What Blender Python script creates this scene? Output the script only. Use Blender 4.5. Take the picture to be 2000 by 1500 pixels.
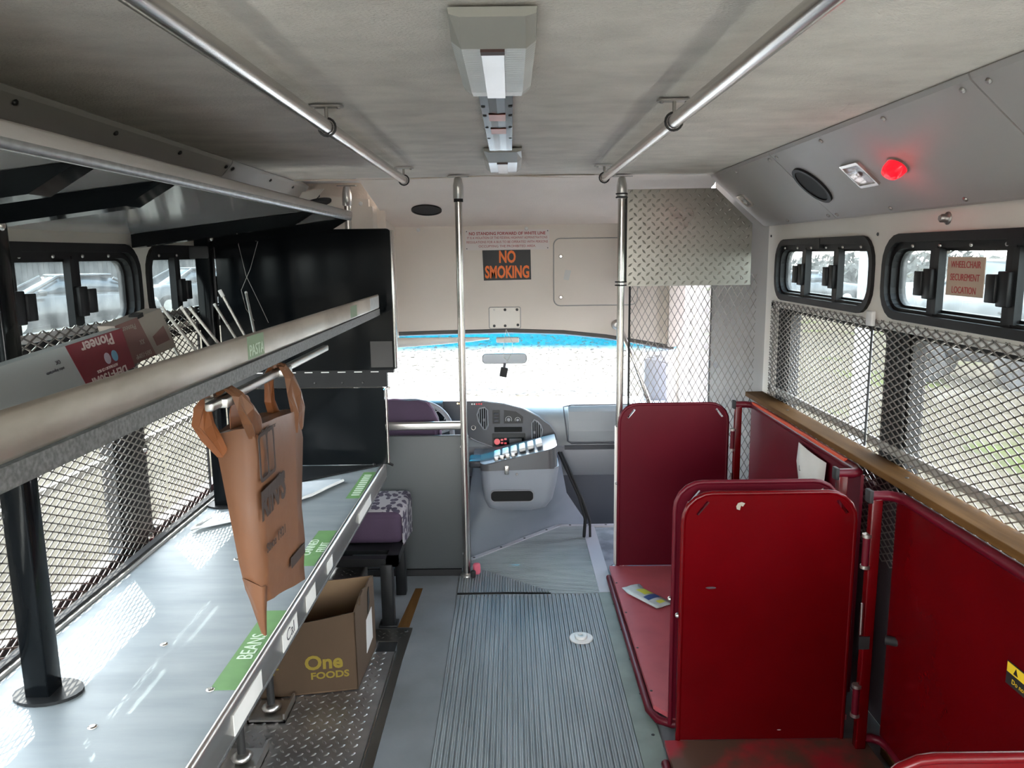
import bpy, bmesh, math, random
from mathutils import Vector, Matrix
random.seed(7)
SC = bpy.context.scene
COL = SC.collection
for o in list(bpy.data.objects): bpy.data.objects.remove(o)

# ------------------------------------------------------------ camera
PITCH, ROLL, FPX = math.radians(9.65), 0.0125, 1500.0
cam = bpy.data.cameras.new('camera'); camo = bpy.data.objects.new('camera', cam); COL.objects.link(camo)
cam.sensor_fit = 'HORIZONTAL'; cam.sensor_width = 36.0; cam.lens = 36.0*FPX/2000.0
cam.clip_start = 0.05; cam.clip_end = 400
fw = Vector((0, math.cos(PITCH), -math.sin(PITCH))); rt = Vector((1, 0, 0)); up = Vector((0, math.sin(PITCH), math.cos(PITCH)))
ix = rt*math.cos(ROLL) - up*math.sin(ROLL); iy = up*math.cos(ROLL) + rt*math.sin(ROLL)
m = Matrix.Identity(4)
for i in range(3):
    m[i][0] = ix[i]; m[i][1] = iy[i]; m[i][2] = -fw[i]
m.translation = (0, 0, 1.58); camo.matrix_world = m
SC.camera = camo

# ------------------------------------------------------------ sky, sun, exposure
SKY, SUN, EXPO = 6.0, 3.2, 1.66
world = bpy.data.worlds.new('sky'); SC.world = world; world.use_nodes = True
wn = world.node_tree; wn.nodes.clear()
wo = wn.nodes.new('ShaderNodeOutputWorld'); wb = wn.nodes.new('ShaderNodeBackground')
tc = wn.nodes.new('ShaderNodeTexCoord'); sx = wn.nodes.new('ShaderNodeSeparateXYZ'); cr = wn.nodes.new('ShaderNodeValToRGB')
wn.links.new(tc.outputs['Generated'], sx.inputs[0]); wn.links.new(sx.outputs['Z'], cr.inputs[0])
cr.color_ramp.elements[0].position = 0.0; cr.color_ramp.elements[0].color = (1.0, .98, .95, 1)
cr.color_ramp.elements[1].position = 0.7; cr.color_ramp.elements[1].color = (.74, .86, 1.0, 1)
wn.links.new(cr.outputs[0], wb.inputs[0]); wb.inputs[1].default_value = SKY
wn.links.new(wb.outputs[0], wo.inputs[0])
sun = bpy.data.lights.new('sun', 'SUN'); suno = bpy.data.objects.new('sun', sun); COL.objects.link(suno)
sun.energy = SUN; sun.angle = math.radians(0.2); sun.color = (1.0, .955, .88)
sd = Vector((.60, -.77, -1.0)).normalized()   # direction the light travels
suno.rotation_euler = sd.to_track_quat('-Z', 'Y').to_euler()
SC.view_settings.view_transform = 'Standard'; SC.view_settings.look = 'None'
SC.view_settings.exposure = EXPO; SC.view_settings.gamma = 1.0; SC.view_settings.use_curve_mapping = False
try:
    SC.cycles.max_bounces = 9; SC.cycles.diffuse_bounces = 6; SC.cycles.glossy_bounces = 4
    SC.cycles.transmission_bounces = 8; SC.cycles.transparent_max_bounces = 16
    SC.cycles.use_denoising = True; SC.cycles.caustics_reflective = False; SC.cycles.caustics_refractive = False
    SC.cycles.sample_clamp_indirect = 6.0
except Exception: pass

# ------------------------------------------------------------ materials
M = {}
def mat(name, col, rough=.5, metal=0.0, col2=None, vs=8.0, va=.5, bump=0.0, bs=60.0, stretch=(1,1,1), coat=0.0, spec=.5,
        trans=0.0, emis=None, estr=0.0, detail=4.0, ramp=(.35,.65), sheen=0.0, rvar=0.0):
    mm = bpy.data.materials.new(name); mm.use_nodes = True; nt = mm.node_tree
    b = nt.nodes['Principled BSDF']
    b.inputs['Base Color'].default_value = (*col, 1); b.inputs['Roughness'].default_value = rough
    b.inputs['Metallic'].default_value = metal; b.inputs['Specular IOR Level'].default_value = spec
    b.inputs['Coat Weight'].default_value = coat; b.inputs['Coat Roughness'].default_value = .08
    if sheen: b.inputs['Sheen Weight'].default_value = sheen
    if emis: b.inputs['Emission Color'].default_value = (*emis, 1); b.inputs['Emission Strength'].default_value = estr
    tcn = nt.nodes.new('ShaderNodeTexCoord'); mp = nt.nodes.new('ShaderNodeMapping'); mp.inputs['Scale'].default_value = stretch
    nt.links.new(tcn.outputs['Object'], mp.inputs['Vector'])
    if col2 is not None:
        n = nt.nodes.new('ShaderNodeTexNoise'); n.inputs['Scale'].default_value = vs; n.inputs['Detail'].default_value = detail
        nt.links.new(mp.outputs[0], n.inputs['Vector'])
        r = nt.nodes.new('ShaderNodeValToRGB'); r.color_ramp.elements[0].position, r.color_ramp.elements[1].position = ramp
        r.color_ramp.elements[0].color = (*col, 1); r.color_ramp.elements[1].color = (*[c*(1-va)+d*va for c, d in zip(col, col2)], 1)
        nt.links.new(n.outputs['Fac'], r.inputs[0]); nt.links.new(r.outputs[0], b.inputs['Base Color'])
        if rvar:
            mr = nt.nodes.new('ShaderNodeMapRange'); mr.inputs['To Min'].default_value = rough; mr.inputs['To Max'].default_value = rough+rvar
            nt.links.new(n.outputs['Fac'], mr.inputs['Value']); nt.links.new(mr.outputs[0], b.inputs['Roughness'])
    if bump:
        n2 = nt.nodes.new('ShaderNodeTexNoise'); n2.inputs['Scale'].default_value = bs; n2.inputs['Detail'].default_value = 3
        nt.links.new(mp.outputs[0], n2.inputs['Vector'])
        bn = nt.nodes.new('ShaderNodeBump'); bn.inputs['Strength'].default_value = bump; bn.inputs['Distance'].default_value = .004
        nt.links.new(n2.outputs['Fac'], bn.inputs['Height']); nt.links.new(bn.outputs[0], b.inputs['Normal'])
    if trans: b.inputs['Transmission Weight'].default_value = trans
    M[name] = mm; return mm
def glassmat(name, tint=(1,1,1), dust=0.0, dustcol=(.9,.9,.88), refl=.06, dscale=18.0):
    mm = bpy.data.materials.new(name); mm.use_nodes = True; nt = mm.node_tree; nt.nodes.clear()
    out = nt.nodes.new('ShaderNodeOutputMaterial')
    t = nt.nodes.new('ShaderNodeBsdfTransparent'); t.inputs[0].default_value = (*tint, 1)
    g = nt.nodes.new('ShaderNodeBsdfGlossy'); g.inputs['Roughness'].default_value = .02
    fr = nt.nodes.new('ShaderNodeLayerWeight'); fr.inputs[0].default_value = .25
    mr = nt.nodes.new('ShaderNodeMapRange'); mr.inputs['To Min'].default_value = refl*.5; mr.inputs['To Max'].default_value = refl*4
    nt.links.new(fr.outputs['Facing'], mr.inputs['Value'])
    mx = nt.nodes.new('ShaderNodeMixShader'); nt.links.new(mr.outputs[0], mx.inputs[0])
    nt.links.new(t.outputs[0], mx.inputs[1]); nt.links.new(g.outputs[0], mx.inputs[2])
    last = mx
    if dust:
        tl = nt.nodes.new('ShaderNodeBsdfTranslucent'); tl.inputs[0].default_value = (*dustcol, 1)
        tcn = nt.nodes.new('ShaderNodeTexCoord'); n = nt.nodes.new('ShaderNodeTexNoise'); n.inputs['Scale'].default_value = dscale; n.inputs['Detail'].default_value = 6
        nt.links.new(tcn.outputs['Object'], n.inputs['Vector'])
        dr = nt.nodes.new('ShaderNodeMapRange'); dr.inputs['From Min'].default_value = .35; dr.inputs['From Max'].default_value = .7
        dr.inputs['To Min'].default_value = dust*.5; dr.inputs['To Max'].default_value = dust*1.4
        nt.links.new(n.outputs['Fac'], dr.inputs['Value'])
        m2 = nt.nodes.new('ShaderNodeMixShader'); nt.links.new(dr.outputs[0], m2.inputs[0])
        nt.links.new(last.outputs[0], m2.inputs[1]); nt.links.new(tl.outputs[0], m2.inputs[2]); last = m2
    nt.links.new(last.outputs[0], out.inputs[0]); M[name] = mm; return mm

mat('ceil_fabric', (.76,.70,.625), .95, col2=(.48,.44,.385), vs=7.0, va=.5, bump=1.0, bs=150, sheen=.2, detail=14, stretch=(1,1.6,1), ramp=(.36,.68))
mat('slope_fabric', (.90,.80,.715), .95, col2=(.83,.735,.65), vs=5.0, va=.6, bump=.4, bs=160)
mat('modesty_grey', (.072,.079,.081), .5, bump=.1, bs=400)
mat('door_wall', (.40,.385,.365), .5, bump=.1, bs=400)
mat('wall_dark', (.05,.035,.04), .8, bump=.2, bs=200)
mat('vinyl_grey', (.80,.725,.645), .5, col2=(.76,.685,.61), vs=3, va=.6, bump=.12, bs=500)
mat('cove_grey', (.50,.475,.45), .5, col2=(.46,.44,.42), vs=3, va=.5, bump=.1, bs=400)
mat('cream_panel', (.88,.835,.76), .45, col2=(.80,.755,.68), vs=4, va=.5, bump=.05, bs=90)
mat('frame_black', (.010,.010,.011), .5, col2=(.016,.016,.016), vs=20, va=.6, spec=.25)
mat('gloss_black', (.003,.004,.005), .12, col2=(.006,.007,.008), vs=5, va=.6, spec=.14)
mat('satin_black', (.010,.011,.012), .4, col2=(.016,.017,.018), vs=9, va=.6, spec=.25)
mat('rubber', (.012,.012,.013), .7)
mat('chrome', (.66,.63,.59), .27, 1.0, col2=(.60,.57,.53), vs=4, va=.5)
mat('stainless', (.66,.64,.61), .3, 1.0, col2=(.58,.56,.53), vs=5, va=.6, rvar=.08)
mat('bracket_metal', (.42,.40,.37), .4, 1.0)
mat('galv', (.58,.60,.60), .34, .85, col2=(.45,.47,.48), vs=60, va=.7, rvar=.2)
mat('alu_bar', (.62,.60,.56), .4, .8, col2=(.48,.46,.43), vs=25, va=.6)
mat('worktop_metal', (.31,.345,.36), .36, .2, col2=(.25,.288,.306), vs=3.5, va=.9, stretch=(1,5,1), bump=.05, bs=40, rvar=.2, detail=8)
mat('lip_steel', (.60,.545,.475), .30, .8, col2=(.38,.33,.27), vs=3.0, va=.9, rvar=.25, detail=9, stretch=(1,1.4,3), bump=.1, bs=20)
mat('lip_dark', (.10,.10,.10), .6, .4, col2=(.22,.22,.22), vs=220, va=.8)
mat('shelf_under', (.66,.67,.67), .13, .55, col2=(.56,.57,.57), vs=6, va=.6)
mat('trim_dark', (.10,.088,.08), .6)
mat('mesh_steel', (.26,.24,.215), .45, .4, col2=(.18,.165,.145), vs=20, va=.6)
mat('plate', (.29,.278,.25), .25, .95, col2=(.25,.238,.212), vs=5, va=.7, rvar=.08)
mat('plate_floor', (.50,.485,.47), .28, .85, col2=(.30,.285,.27), vs=7, va=.8, rvar=.2)
mat('red_gloss', (.094,.0002,.0016), .25, col2=(.077,.0002,.0012), vs=5, va=.7, spec=.3, coat=.0, bump=.02, bs=30)
mat('red_dark', (.095,.0015,.009), .4, col2=(.078,.001,.007), vs=4, va=.7, spec=.3)
mat('red_deck', (.46,.10,.115), .42, col2=(.38,.08,.095), vs=9, va=.8)
mat('red_deck_worn', (.28,.012,.02), .5, col2=(.085,.045,.03), vs=6, va=1.0, ramp=(.45,.6))
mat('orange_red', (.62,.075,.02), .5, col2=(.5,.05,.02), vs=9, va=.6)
mat('chip', (.28,.25,.20), .7)
mat('wood', (.135,.066,.021), .75, spec=.08, col2=(.075,.035,.010), vs=5, va=.8, stretch=(6,.6,6), detail=8, bump=.12, bs=30)
mat('floor_vinyl', (.23,.245,.26), .45, col2=(.16,.168,.175), vs=3.2, va=.9, bump=.05, bs=90, detail=7, rvar=.15)
mat('rib_rubber', (.29,.32,.33), .5, col2=(.20,.222,.231), vs=5, va=.9, detail=8, stretch=(3,.5,1))
mat('front_mat', (.36,.40,.41), .42, col2=(.28,.31,.32), vs=6, va=.8, stretch=(.6,4,1))
mat('green_trim', (.21,.255,.225), .5, col2=(.15,.18,.165), vs=8, va=.8)
mat('white_trim', (.46,.46,.49), .4)
mat('patch_grey', (.055,.052,.05), .6)
mat('rail_galv', (.16,.16,.16), .5, .5, col2=(.30,.30,.30), vs=160, va=.8)
mat('reflection_red', (.55,.17,.12), .4)
mat('white_plastic', (.78,.78,.76), .4)
mat('lens', (.72,.73,.70), .25, col2=(.64,.64,.61), vs=9, va=.5)
mat('lens_end', (.36,.35,.31), .4)
mat('dark_slot', (.06,.025,.02), .6)
mat('speaker_black', (.018,.018,.019), .7, bump=.8, bs=700)
mat('screw', (.40,.38,.36), .35, .9)
mat('screw_dark', (.05,.05,.05), .5, .3)
mat('white_sign', (.80,.74,.71), .5)
mat('sign_red', (.42,.04,.045), .6)
mat('sign_black', (.012,.012,.012), .5)
mat('sign_orange', (1.0,.20,.02), .5)
mat('tan_sign', (.52,.40,.30), .6)
mat('dash_top', (.31,.335,.35), .42, bump=.1, bs=500)
mat('dash_dark', (.055,.058,.068), .45, bump=.1, bs=500)
mat('dash_mid', (.30,.31,.33), .5, bump=.12, bs=500)
mat('doghouse', (.19,.215,.25), .5, col2=(.155,.178,.21), vs=4, va=.5, bump=.15, bs=300)
mat('doghouse_bin', (.30,.325,.365), .45, bump=.12, bs=300)
mat('doghouse_band', (.17,.172,.178), .3, .4, col2=(.14,.142,.147), vs=4, va=.6)
mat('carpet', (.30,.32,.34), .95, col2=(.14,.15,.165), vs=9, va=.8, bump=.5, bs=200)
mat('hole', (.004,.004,.004), .8)
mat('purple', (.068,.040,.078), .8, col2=(.053,.032,.062), vs=6, va=.7, bump=.2, bs=300)
mat('purple_light', (.19,.12,.20), .8)
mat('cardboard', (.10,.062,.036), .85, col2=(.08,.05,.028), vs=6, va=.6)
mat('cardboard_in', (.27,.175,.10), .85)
mat('carton_print', (.30,.22,.03), .8)
mat('bag', (.18,.082,.042), .36, col2=(.14,.062,.031), vs=4, va=.7, bump=.35, bs=14, spec=.35)
mat('bag_in', (.22,.075,.025), .4)
mat('bag_print', (.035,.022,.018), .6)
mat('green_label', (.15,.31,.11), .5, col2=(.12,.25,.09), vs=20, va=.5)
mat('green_label_pale', (.26,.36,.22), .5)
mat('label_text', (.62,.74,.60), .6)
mat('paper', (.72,.71,.68), .7, col2=(.62,.61,.58), vs=9, va=.5)
mat('ink', (.06,.06,.07), .7)
mat('box_white', (.42,.45,.45), .5)
mat('box_red', (.19,.016,.030), .4)
mat('box_brown', (.20,.105,.095), .6)
mat('box_tan', (.33,.29,.25), .6)
mat('box_text', (.62,.52,.50), .5)
mat('blue_logo', (.16,.38,.55), .4)
mat('pale_logo', (.52,.46,.55), .4)
mat('plastic_sheet', (.62,.68,.72), .25, col2=(.75,.78,.80), vs=9, va=.8, bump=.3, bs=25)
mat('visor', (.85,.82,.75), .6)
mat('pink_tag', (.70,.14,.20), .6)
mat('yellow_tape', (.75,.52,.02), .5)
mat('packet', (.62,.66,.64), .25, col2=(.48,.53,.52), vs=20, va=.7, bump=.3, bs=40)
mat('packet_yellow', (.62,.62,.08), .4)
mat('packet_blue', (.03,.08,.22), .4)
mat('red_lamp', (.8,.005,.01), .1, emis=(1,.004,.012), estr=.7)
mat('led_amber', (.8,.6,.2), .3, emis=(1,.75,.4), estr=1.2)
mat('led_red', (.45,.03,.04), .3, emis=(1,.08,.1), estr=.12)
mat('mirror', (.40,.42,.47), .04, 1.0)
mat('body_white', (.80,.80,.82), .4)
glassmat('glass', (.62,.67,.67), dust=.04, refl=.05)
glassmat('glass_tint', (.46,.50,.50), dust=.04, refl=.05)
glassmat('glass_low', (.90,.91,.90), dust=.008, refl=.03)
glassmat('glass_door', (.80,.79,.84), dust=.05, dustcol=(.95,.93,.98), refl=.04)
glassmat('clear_lens', (.92,.92,.92), refl=.16)
# windscreen: clear with a film of dust, blue sun band along its top edge (z in object space)
def windscreen():
    glassmat('windscreen', (1,1,1), dust=.075, dustcol=(1,.985,.95), refl=.03, dscale=40)
    nt = M['windscreen'].node_tree
    tr = [n for n in nt.nodes if n.type == 'BSDF_TRANSPARENT'][0]; tl = [n for n in nt.nodes if n.type == 'BSDF_TRANSLUCENT'][0]
    tcn = nt.nodes.new('ShaderNodeTexCoord'); s = nt.nodes.new('ShaderNodeSeparateXYZ'); nt.links.new(tcn.outputs['Object'], s.inputs[0])
    r = nt.nodes.new('ShaderNodeMapRange'); r.inputs['From Min'].default_value = .985; r.inputs['From Max'].default_value = 1.035
    nt.links.new(s.outputs['Z'], r.inputs['Value'])
    for nd, base in ((tr, (1,1,1)), (tl, (1,.99,.96))):
        mx = nt.nodes.new('ShaderNodeMix'); mx.data_type = 'RGBA'; nt.links.new(r.outputs[0], mx.inputs[0])
        mx.inputs[6].default_value = (*base, 1); mx.inputs[7].default_value = (.0, .36, .60, 1)
        nt.links.new(mx.outputs[2], nd.inputs[0])
    # dried dirt specks
    mp = nt.nodes.new('ShaderNodeMapping'); mp.inputs['Scale'].default_value = (34, 60, 95); nt.links.new(tcn.outputs['Object'], mp.inputs[0])
    n = nt.nodes.new('ShaderNodeTexNoise'); n.inputs['Scale'].default_value = 1.0; n.inputs['Detail'].default_value = 3; nt.links.new(mp.outputs[0], n.inputs['Vector'])
    rr = nt.nodes.new('ShaderNodeMapRange'); rr.inputs['From Min'].default_value = .585; rr.inputs['From Max'].default_value = .64; rr.inputs['To Max'].default_value = .8
    nt.links.new(n.outputs['Fac'], rr.inputs['Value'])
    df = nt.nodes.new('ShaderNodeBsdfDiffuse'); df.inputs[0].default_value = (.25, .22, .19, 1)
    out = [x for x in nt.nodes if x.type == 'OUTPUT_MATERIAL'][0]; src = out.inputs[0].links[0].from_socket
    m3 = nt.nodes.new('ShaderNodeMixShader'); nt.links.new(rr.outputs[0], m3.inputs[0]); nt.links.new(src, m3.inputs[1]); nt.links.new(df.outputs[0], m3.inputs[2])
    nt.links.new(m3.outputs[0], out.inputs[0])
windscreen()
def patterned():
    mm = mat('pattern_fabric', (.30,.285,.30), .85)
    nt = mm.node_tree; b = nt.nodes['Principled BSDF']
    tcn = nt.nodes.new('ShaderNodeTexCoord'); mp = nt.nodes.new('ShaderNodeMapping'); mp.inputs['Scale'].default_value = (38, 24, 30)
    v = nt.nodes.new('ShaderNodeTexVoronoi'); v.inputs['Scale'].default_value = 1.0; v.feature = 'F1'
    w = nt.nodes.new('ShaderNodeTexNoise'); w.inputs['Scale'].default_value = 50
    r = nt.nodes.new('ShaderNodeValToRGB'); r.color_ramp.interpolation = 'CONSTANT'
    e = r.color_ramp.elements; e[0].color = (.06,.05,.08,1); e[1].position = .5; e[1].color = (.34,.32,.34,1)
    nt.links.new(tcn.outputs['Object'], mp.inputs[0]); nt.links.new(mp.outputs[0], v.inputs['Vector'])
    nt.links.new(v.outputs['Distance'], r.inputs[0]); nt.links.new(r.outputs[0], b.inputs['Base Color'])
patterned()

# ------------------------------------------------------------ mesh helpers
class MB:
    def __init__(s): s.v = []; s.f = []; s.sm = []; s.mi = []; s.cur = 0
    def add(s, vs, fs, smooth=False):
        o = len(s.v); s.v += [tuple(p) for p in vs]
        for f in fs: s.f.append(tuple(i+o for i in f)); s.sm.append(smooth); s.mi.append(s.cur)
        return s
    def box(s, lo, hi, R=None, c=None):
        (a, b, d), (e, f, g) = lo, hi
        vs = [(a,b,d),(e,b,d),(e,f,d),(a,f,d),(a,b,g),(e,b,g),(e,f,g),(a,f,g)]
        if R is not None:
            c = Vector(c) if c else Vector(((a+e)/2,(b+f)/2,(d+g)/2)); vs = [R @ (Vector(p)-c)+c for p in vs]
        return s.add(vs, [(0,3,2,1),(4,5,6,7),(0,1,5,4),(1,2,6,5),(2,3,7,6),(3,0,4,7)])
    def rbox(s, lo, hi, r=.01, seg=2, R=None, c=None):
        bm = bmesh.new(); bmesh.ops.create_cube(bm, size=1)
        sz = [h-l for l, h in zip(lo, hi)]; ce = [(h+l)/2 for l, h in zip(lo, hi)]
        for v in bm.verts: v.co = Vector((v.co.x*sz[0]+ce[0], v.co.y*sz[1]+ce[1], v.co.z*sz[2]+ce[2]))
        bmesh.ops.bevel(bm, geom=bm.edges[:], offset=min(r, min(sz)*.49), segments=seg, profile=.5, affect='EDGES')
        if R is not None:
            c = Vector(c) if c else Vector(ce)
            for v in bm.verts: v.co = R @ (v.co-c)+c
        bm.verts.index_update(); vs = [v.co.copy() for v in bm.verts]; fs = [[v.index for v in f.verts] for f in bm.faces]; bm.free()
        return s.add(vs, fs, True)
    def cyl(s, p0, p1, r, r1=None, n=12, cap=True):
        p0, p1 = Vector(p0), Vector(p1); d = (p1-p0).normalized(); r1 = r if r1 is None else r1
        a = d.orthogonal().normalized(); b = d.cross(a)
        vs = []
        for p, rr in ((p0, r), (p1, r1)):
            for i in range(n):
                t = 2*math.pi*i/n; vs.append(p+a*(rr*math.cos(t))+b*(rr*math.sin(t)))
        s.add(vs, [(i, (i+1) % n, n+(i+1) % n, n+i) for i in range(n)], True)
        if cap: s.add(vs, [tuple(range(n-1, -1, -1)), tuple(range(n, 2*n))])
        return s
    def tube(s, pts, r, n=8, cap=True, rr=None):
        pts = [Vector(p) for p in pts]; k = len(pts); rings = []
        t0 = (pts[1]-pts[0]).normalized(); a = t0.orthogonal().normalized()
        for i, p in enumerate(pts):
            t = (pts[min(i+1, k-1)]-pts[max(i-1, 0)]).normalized()
            a = (a-t*a.dot(t)).normalized(); b = t.cross(a); q = rr[i] if rr else r
            rings.append([p+a*(q*math.cos(2*math.pi*j/n))+b*(q*math.sin(2*math.pi*j/n)) for j in range(n)])
        vs = [v for g in rings for v in g]
        s.add(vs, [(i*n+j, i*n+(j+1) % n, (i+1)*n+(j+1) % n, (i+1)*n+j) for i in range(k-1) for j in range(n)], True)
        if cap: s.add(vs, [tuple(range(n-1, -1, -1)), tuple(range((k-1)*n, k*n))])
        return s
    def lathe(s, prof, base, axis=(0,0,1), n=24):
        ax = Vector(axis).normalized(); a = ax.orthogonal().normalized(); b = ax.cross(a); base = Vector(base); vs = []
        for r, h in prof:
            for i in range(n): t = 2*math.pi*i/n; vs.append(base+ax*h+a*(r*math.cos(t))+b*(r*math.sin(t)))
        k = len(prof)
        s.add(vs, [(i*n+j, i*n+(j+1) % n, (i+1)*n+(j+1) % n, (i+1)*n+j) for i in range(k-1) for j in range(n)], True)
        return s.add(vs, [tuple(range(n-1, -1, -1)), tuple(range((k-1)*n, k*n))])
    def loft(s, rings, closed=True, cap=True, smooth=True):
        n = len(rings[0]); k = len(rings); vs = [p for g in rings for p in g]; mm = n if closed else n-1
        s.add(vs, [(i*n+j, i*n+(j+1) % n, (i+1)*n+(j+1) % n, (i+1)*n+j) for i in range(k-1) for j in range(mm)], smooth)
        if cap and closed: s.add(vs, [tuple(range(n-1, -1, -1)), tuple(range((k-1)*n, k*n))])
        return s
    def prism(s, poly, mapf, t):
        """poly: 2D points; mapf(u,v,w)->3D; thickness w from 0 to t"""
        n = len(poly); vs = [mapf(u, v, 0) for u, v in poly]+[mapf(u, v, t) for u, v in poly]
        return s.add(vs, [tuple(range(n-1, -1, -1)), tuple(range(n, 2*n))]+[(i, (i+1) % n, n+(i+1) % n, n+i) for i in range(n)])
    def holed(s, outer, holes, mapf, t):
        bm = bmesh.new(); loops = [outer]+list(holes); edges = []; base = []
        for lp in loops:
            vs = [bm.verts.new((u, v, 0)) for u, v in lp]; base.append(vs)
            edges += [bm.edges.new((vs[i], vs[(i+1) % len(vs)])) for i in range(len(vs))]
        bmesh.ops.triangle_fill(bm, use_beauty=True, use_dissolve=False, edges=edges)
        bm.verts.index_update(); n = len(bm.verts)
        flat = [(v.co.x, v.co.y) for v in bm.verts]; tris = [[v.index for v in f.verts] for f in bm.faces]; bl = [[v.index for v in l] for l in base]; bm.free()
        vs = [mapf(u, v, 0) for u, v in flat]+[mapf(u, v, t) for u, v in flat]
        fs = [tuple(reversed(f)) for f in tris]+[tuple(i+n for i in f) for f in tris]
        for l in bl: fs += [(l[i], l[(i+1) % len(l)], n+l[(i+1) % len(l)], n+l[i]) for i in range(len(l))]
        return s.add(vs, fs)
    def build(s, name, m, parent=None, recalc=True):
        me = bpy.data.meshes.new(name); me.from_pydata(s.v, [], s.f)
        for x in (m if isinstance(m, (list, tuple)) else [m]): me.materials.append(M[x])
        me.polygons.foreach_set('use_smooth', s.sm); me.polygons.foreach_set('material_index', s.mi)
        if recalc:
            bm = bmesh.new(); bm.from_mesh(me); bmesh.ops.recalc_face_normals(bm, faces=bm.faces); bm.to_mesh(me); bm.free()
        me.validate(); me.update()
        o = bpy.data.objects.new(name, me); COL.objects.link(o)
        if parent is not None: setp(o, parent)
        return o
def wmat(o):
    return (wmat(o.parent) @ o.matrix_parent_inverse @ o.matrix_basis) if o.parent else o.matrix_basis
def setp(o, p):
    o.parent = p; o.matrix_parent_inverse = wmat(p).inverted()
def tag(o, label, cat, group=None, kind=None):
    if label: o['label'] = label
    if cat: o['category'] = cat
    if group: o['group'] = group
    if kind: o['kind'] = kind
    return o
def thing(name, loc, label, cat, group=None, kind=None):
    o = bpy.data.objects.new(name, None); COL.objects.link(o); o.location = loc; o.empty_display_size = .05
    return tag(o, label, cat, group, kind)
def struct(o): o['kind'] = 'structure'; return o
def copy_tree(o, parent=None):
    c = o.copy(); COL.objects.link(c)
    if parent is not None: c.parent = parent
    for ch in [x for x in bpy.data.objects if x.parent == o]: copy_tree(ch, c)
    return c
def rrect(u0, v0, u1, v1, r, n=5):
    if not isinstance(r, (list, tuple)): r = [r]*4
    cs = [(u1, v0, -90, r[0], -1, 1), (u1, v1, 0, r[1], -1, -1), (u0, v1, 90, r[2], 1, -1), (u0, v0, 180, r[3], 1, 1)]
    out = []
    for cu, cv, a0, rr, su, sv in cs:
        if rr <= 0: out.append((cu, cv)); continue
        for i in range(n+1):
            t = math.radians(a0+90*i/n); out.append((cu+su*rr+rr*math.cos(t), cv+sv*rr+rr*math.sin(t)))
    return out
def ell(cu, cv, ru, rv, n=24): return [(cu+ru*math.cos(2*math.pi*i/n), cv+rv*math.sin(2*math.pi*i/n)) for i in range(n)]
def YZ(x): return lambda u, v, w: (x+w, u, v)      # u=y v=z
def XZ(y): return lambda u, v, w: (u, y+w, v)      # u=x v=z
def XY(z): return lambda u, v, w: (u, v, z+w)
def basis(o, eu, ev, ew):
    o, eu, ev, ew = map(Vector, (o, eu, ev, ew)); return lambda u, v, w: tuple(o+eu*u+ev*v+ew*w)
def screw(p, ax, parent, r=.006, h=.003, m='screw', name='screw'):
    return MB().lathe([(r, 0), (r, h*.5), (r*.55, h)], p, ax, 10).build(name, m, parent)
def text(name, body, mp, size, m, parent, xs=1.0, align='CENTER', depth=.0006, spacing=1.0, line=1.0, bold=0.0):
    """mp(u,v,w)->3D; letters run along u, up along v, proud along w"""
    cu = bpy.data.curves.new(name, 'FONT'); cu.body = body; cu.size = size; cu.align_x = align; cu.align_y = 'CENTER'
    cu.extrude = .0001; cu.space_character = spacing; cu.space_line = line; cu.resolution_u = 3; cu.offset = bold*size
    t = bpy.data.objects.new(name, cu); COL.objects.link(t)
    dg = bpy.context.evaluated_depsgraph_get(); me = bpy.data.meshes.new_from_object(t.evaluated_get(dg))
    bpy.data.objects.remove(t); bpy.data.curves.remove(cu)
    zs = [v.co.z for v in me.vertices]; zm = max(zs) if zs else 0
    for v in me.vertices: v.co = mp(v.co.x*xs, v.co.y, depth if v.co.z > 0 else 0.0)
    me.materials.clear(); me.materials.append(M[m]); me.name = name
    o = bpy.data.objects.new(name, me); COL.objects.link(o)
    if parent is not None: setp(o, parent)
    return o
def expanded(u0, v0, u1, v1, pu, pv, mp, w=.0028, t=.002):
    """expanded-metal mesh: two families of strands clipped to a rectangle"""
    b = MB(); k = pv/pu
    for s in (1, -1):
        # line v = v0 + s*k*(u-c)
        span = (v1-v0)/k; c = u0-span if s > 0 else u0
        end = u1 if s > 0 else u1+span
        c = math.floor(c/pu)*pu
        while c < end+pu:
            pts = []
            ua, ub = (c, c+span) if s > 0 else (c-span, c)
            a, d = max(ua, u0), min(ub, u1)
            if d-a > .002:
                f = (lambda u: v0+k*(u-c)) if s > 0 else (lambda u: v0-k*(u-c))
                p, q = Vector((a, f(a))), Vector((d, f(d))); n = Vector((-(q-p).y, (q-p).x)).normalized()*w*.5
                vs = [mp(*(p+n), 0), mp(*(p-n), 0), mp(*(q-n), 0), mp(*(q+n), 0), mp(*(p+n), t), mp(*(p-n), t), mp(*(q-n), t), mp(*(q+n), t)]
                b.add(vs, [(0,1,2,3), (7,6,5,4), (0,3,7,4), (1,5,6,2), (0,4,5,1), (3,2,6,7)])
            c += pu
    return b
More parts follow.
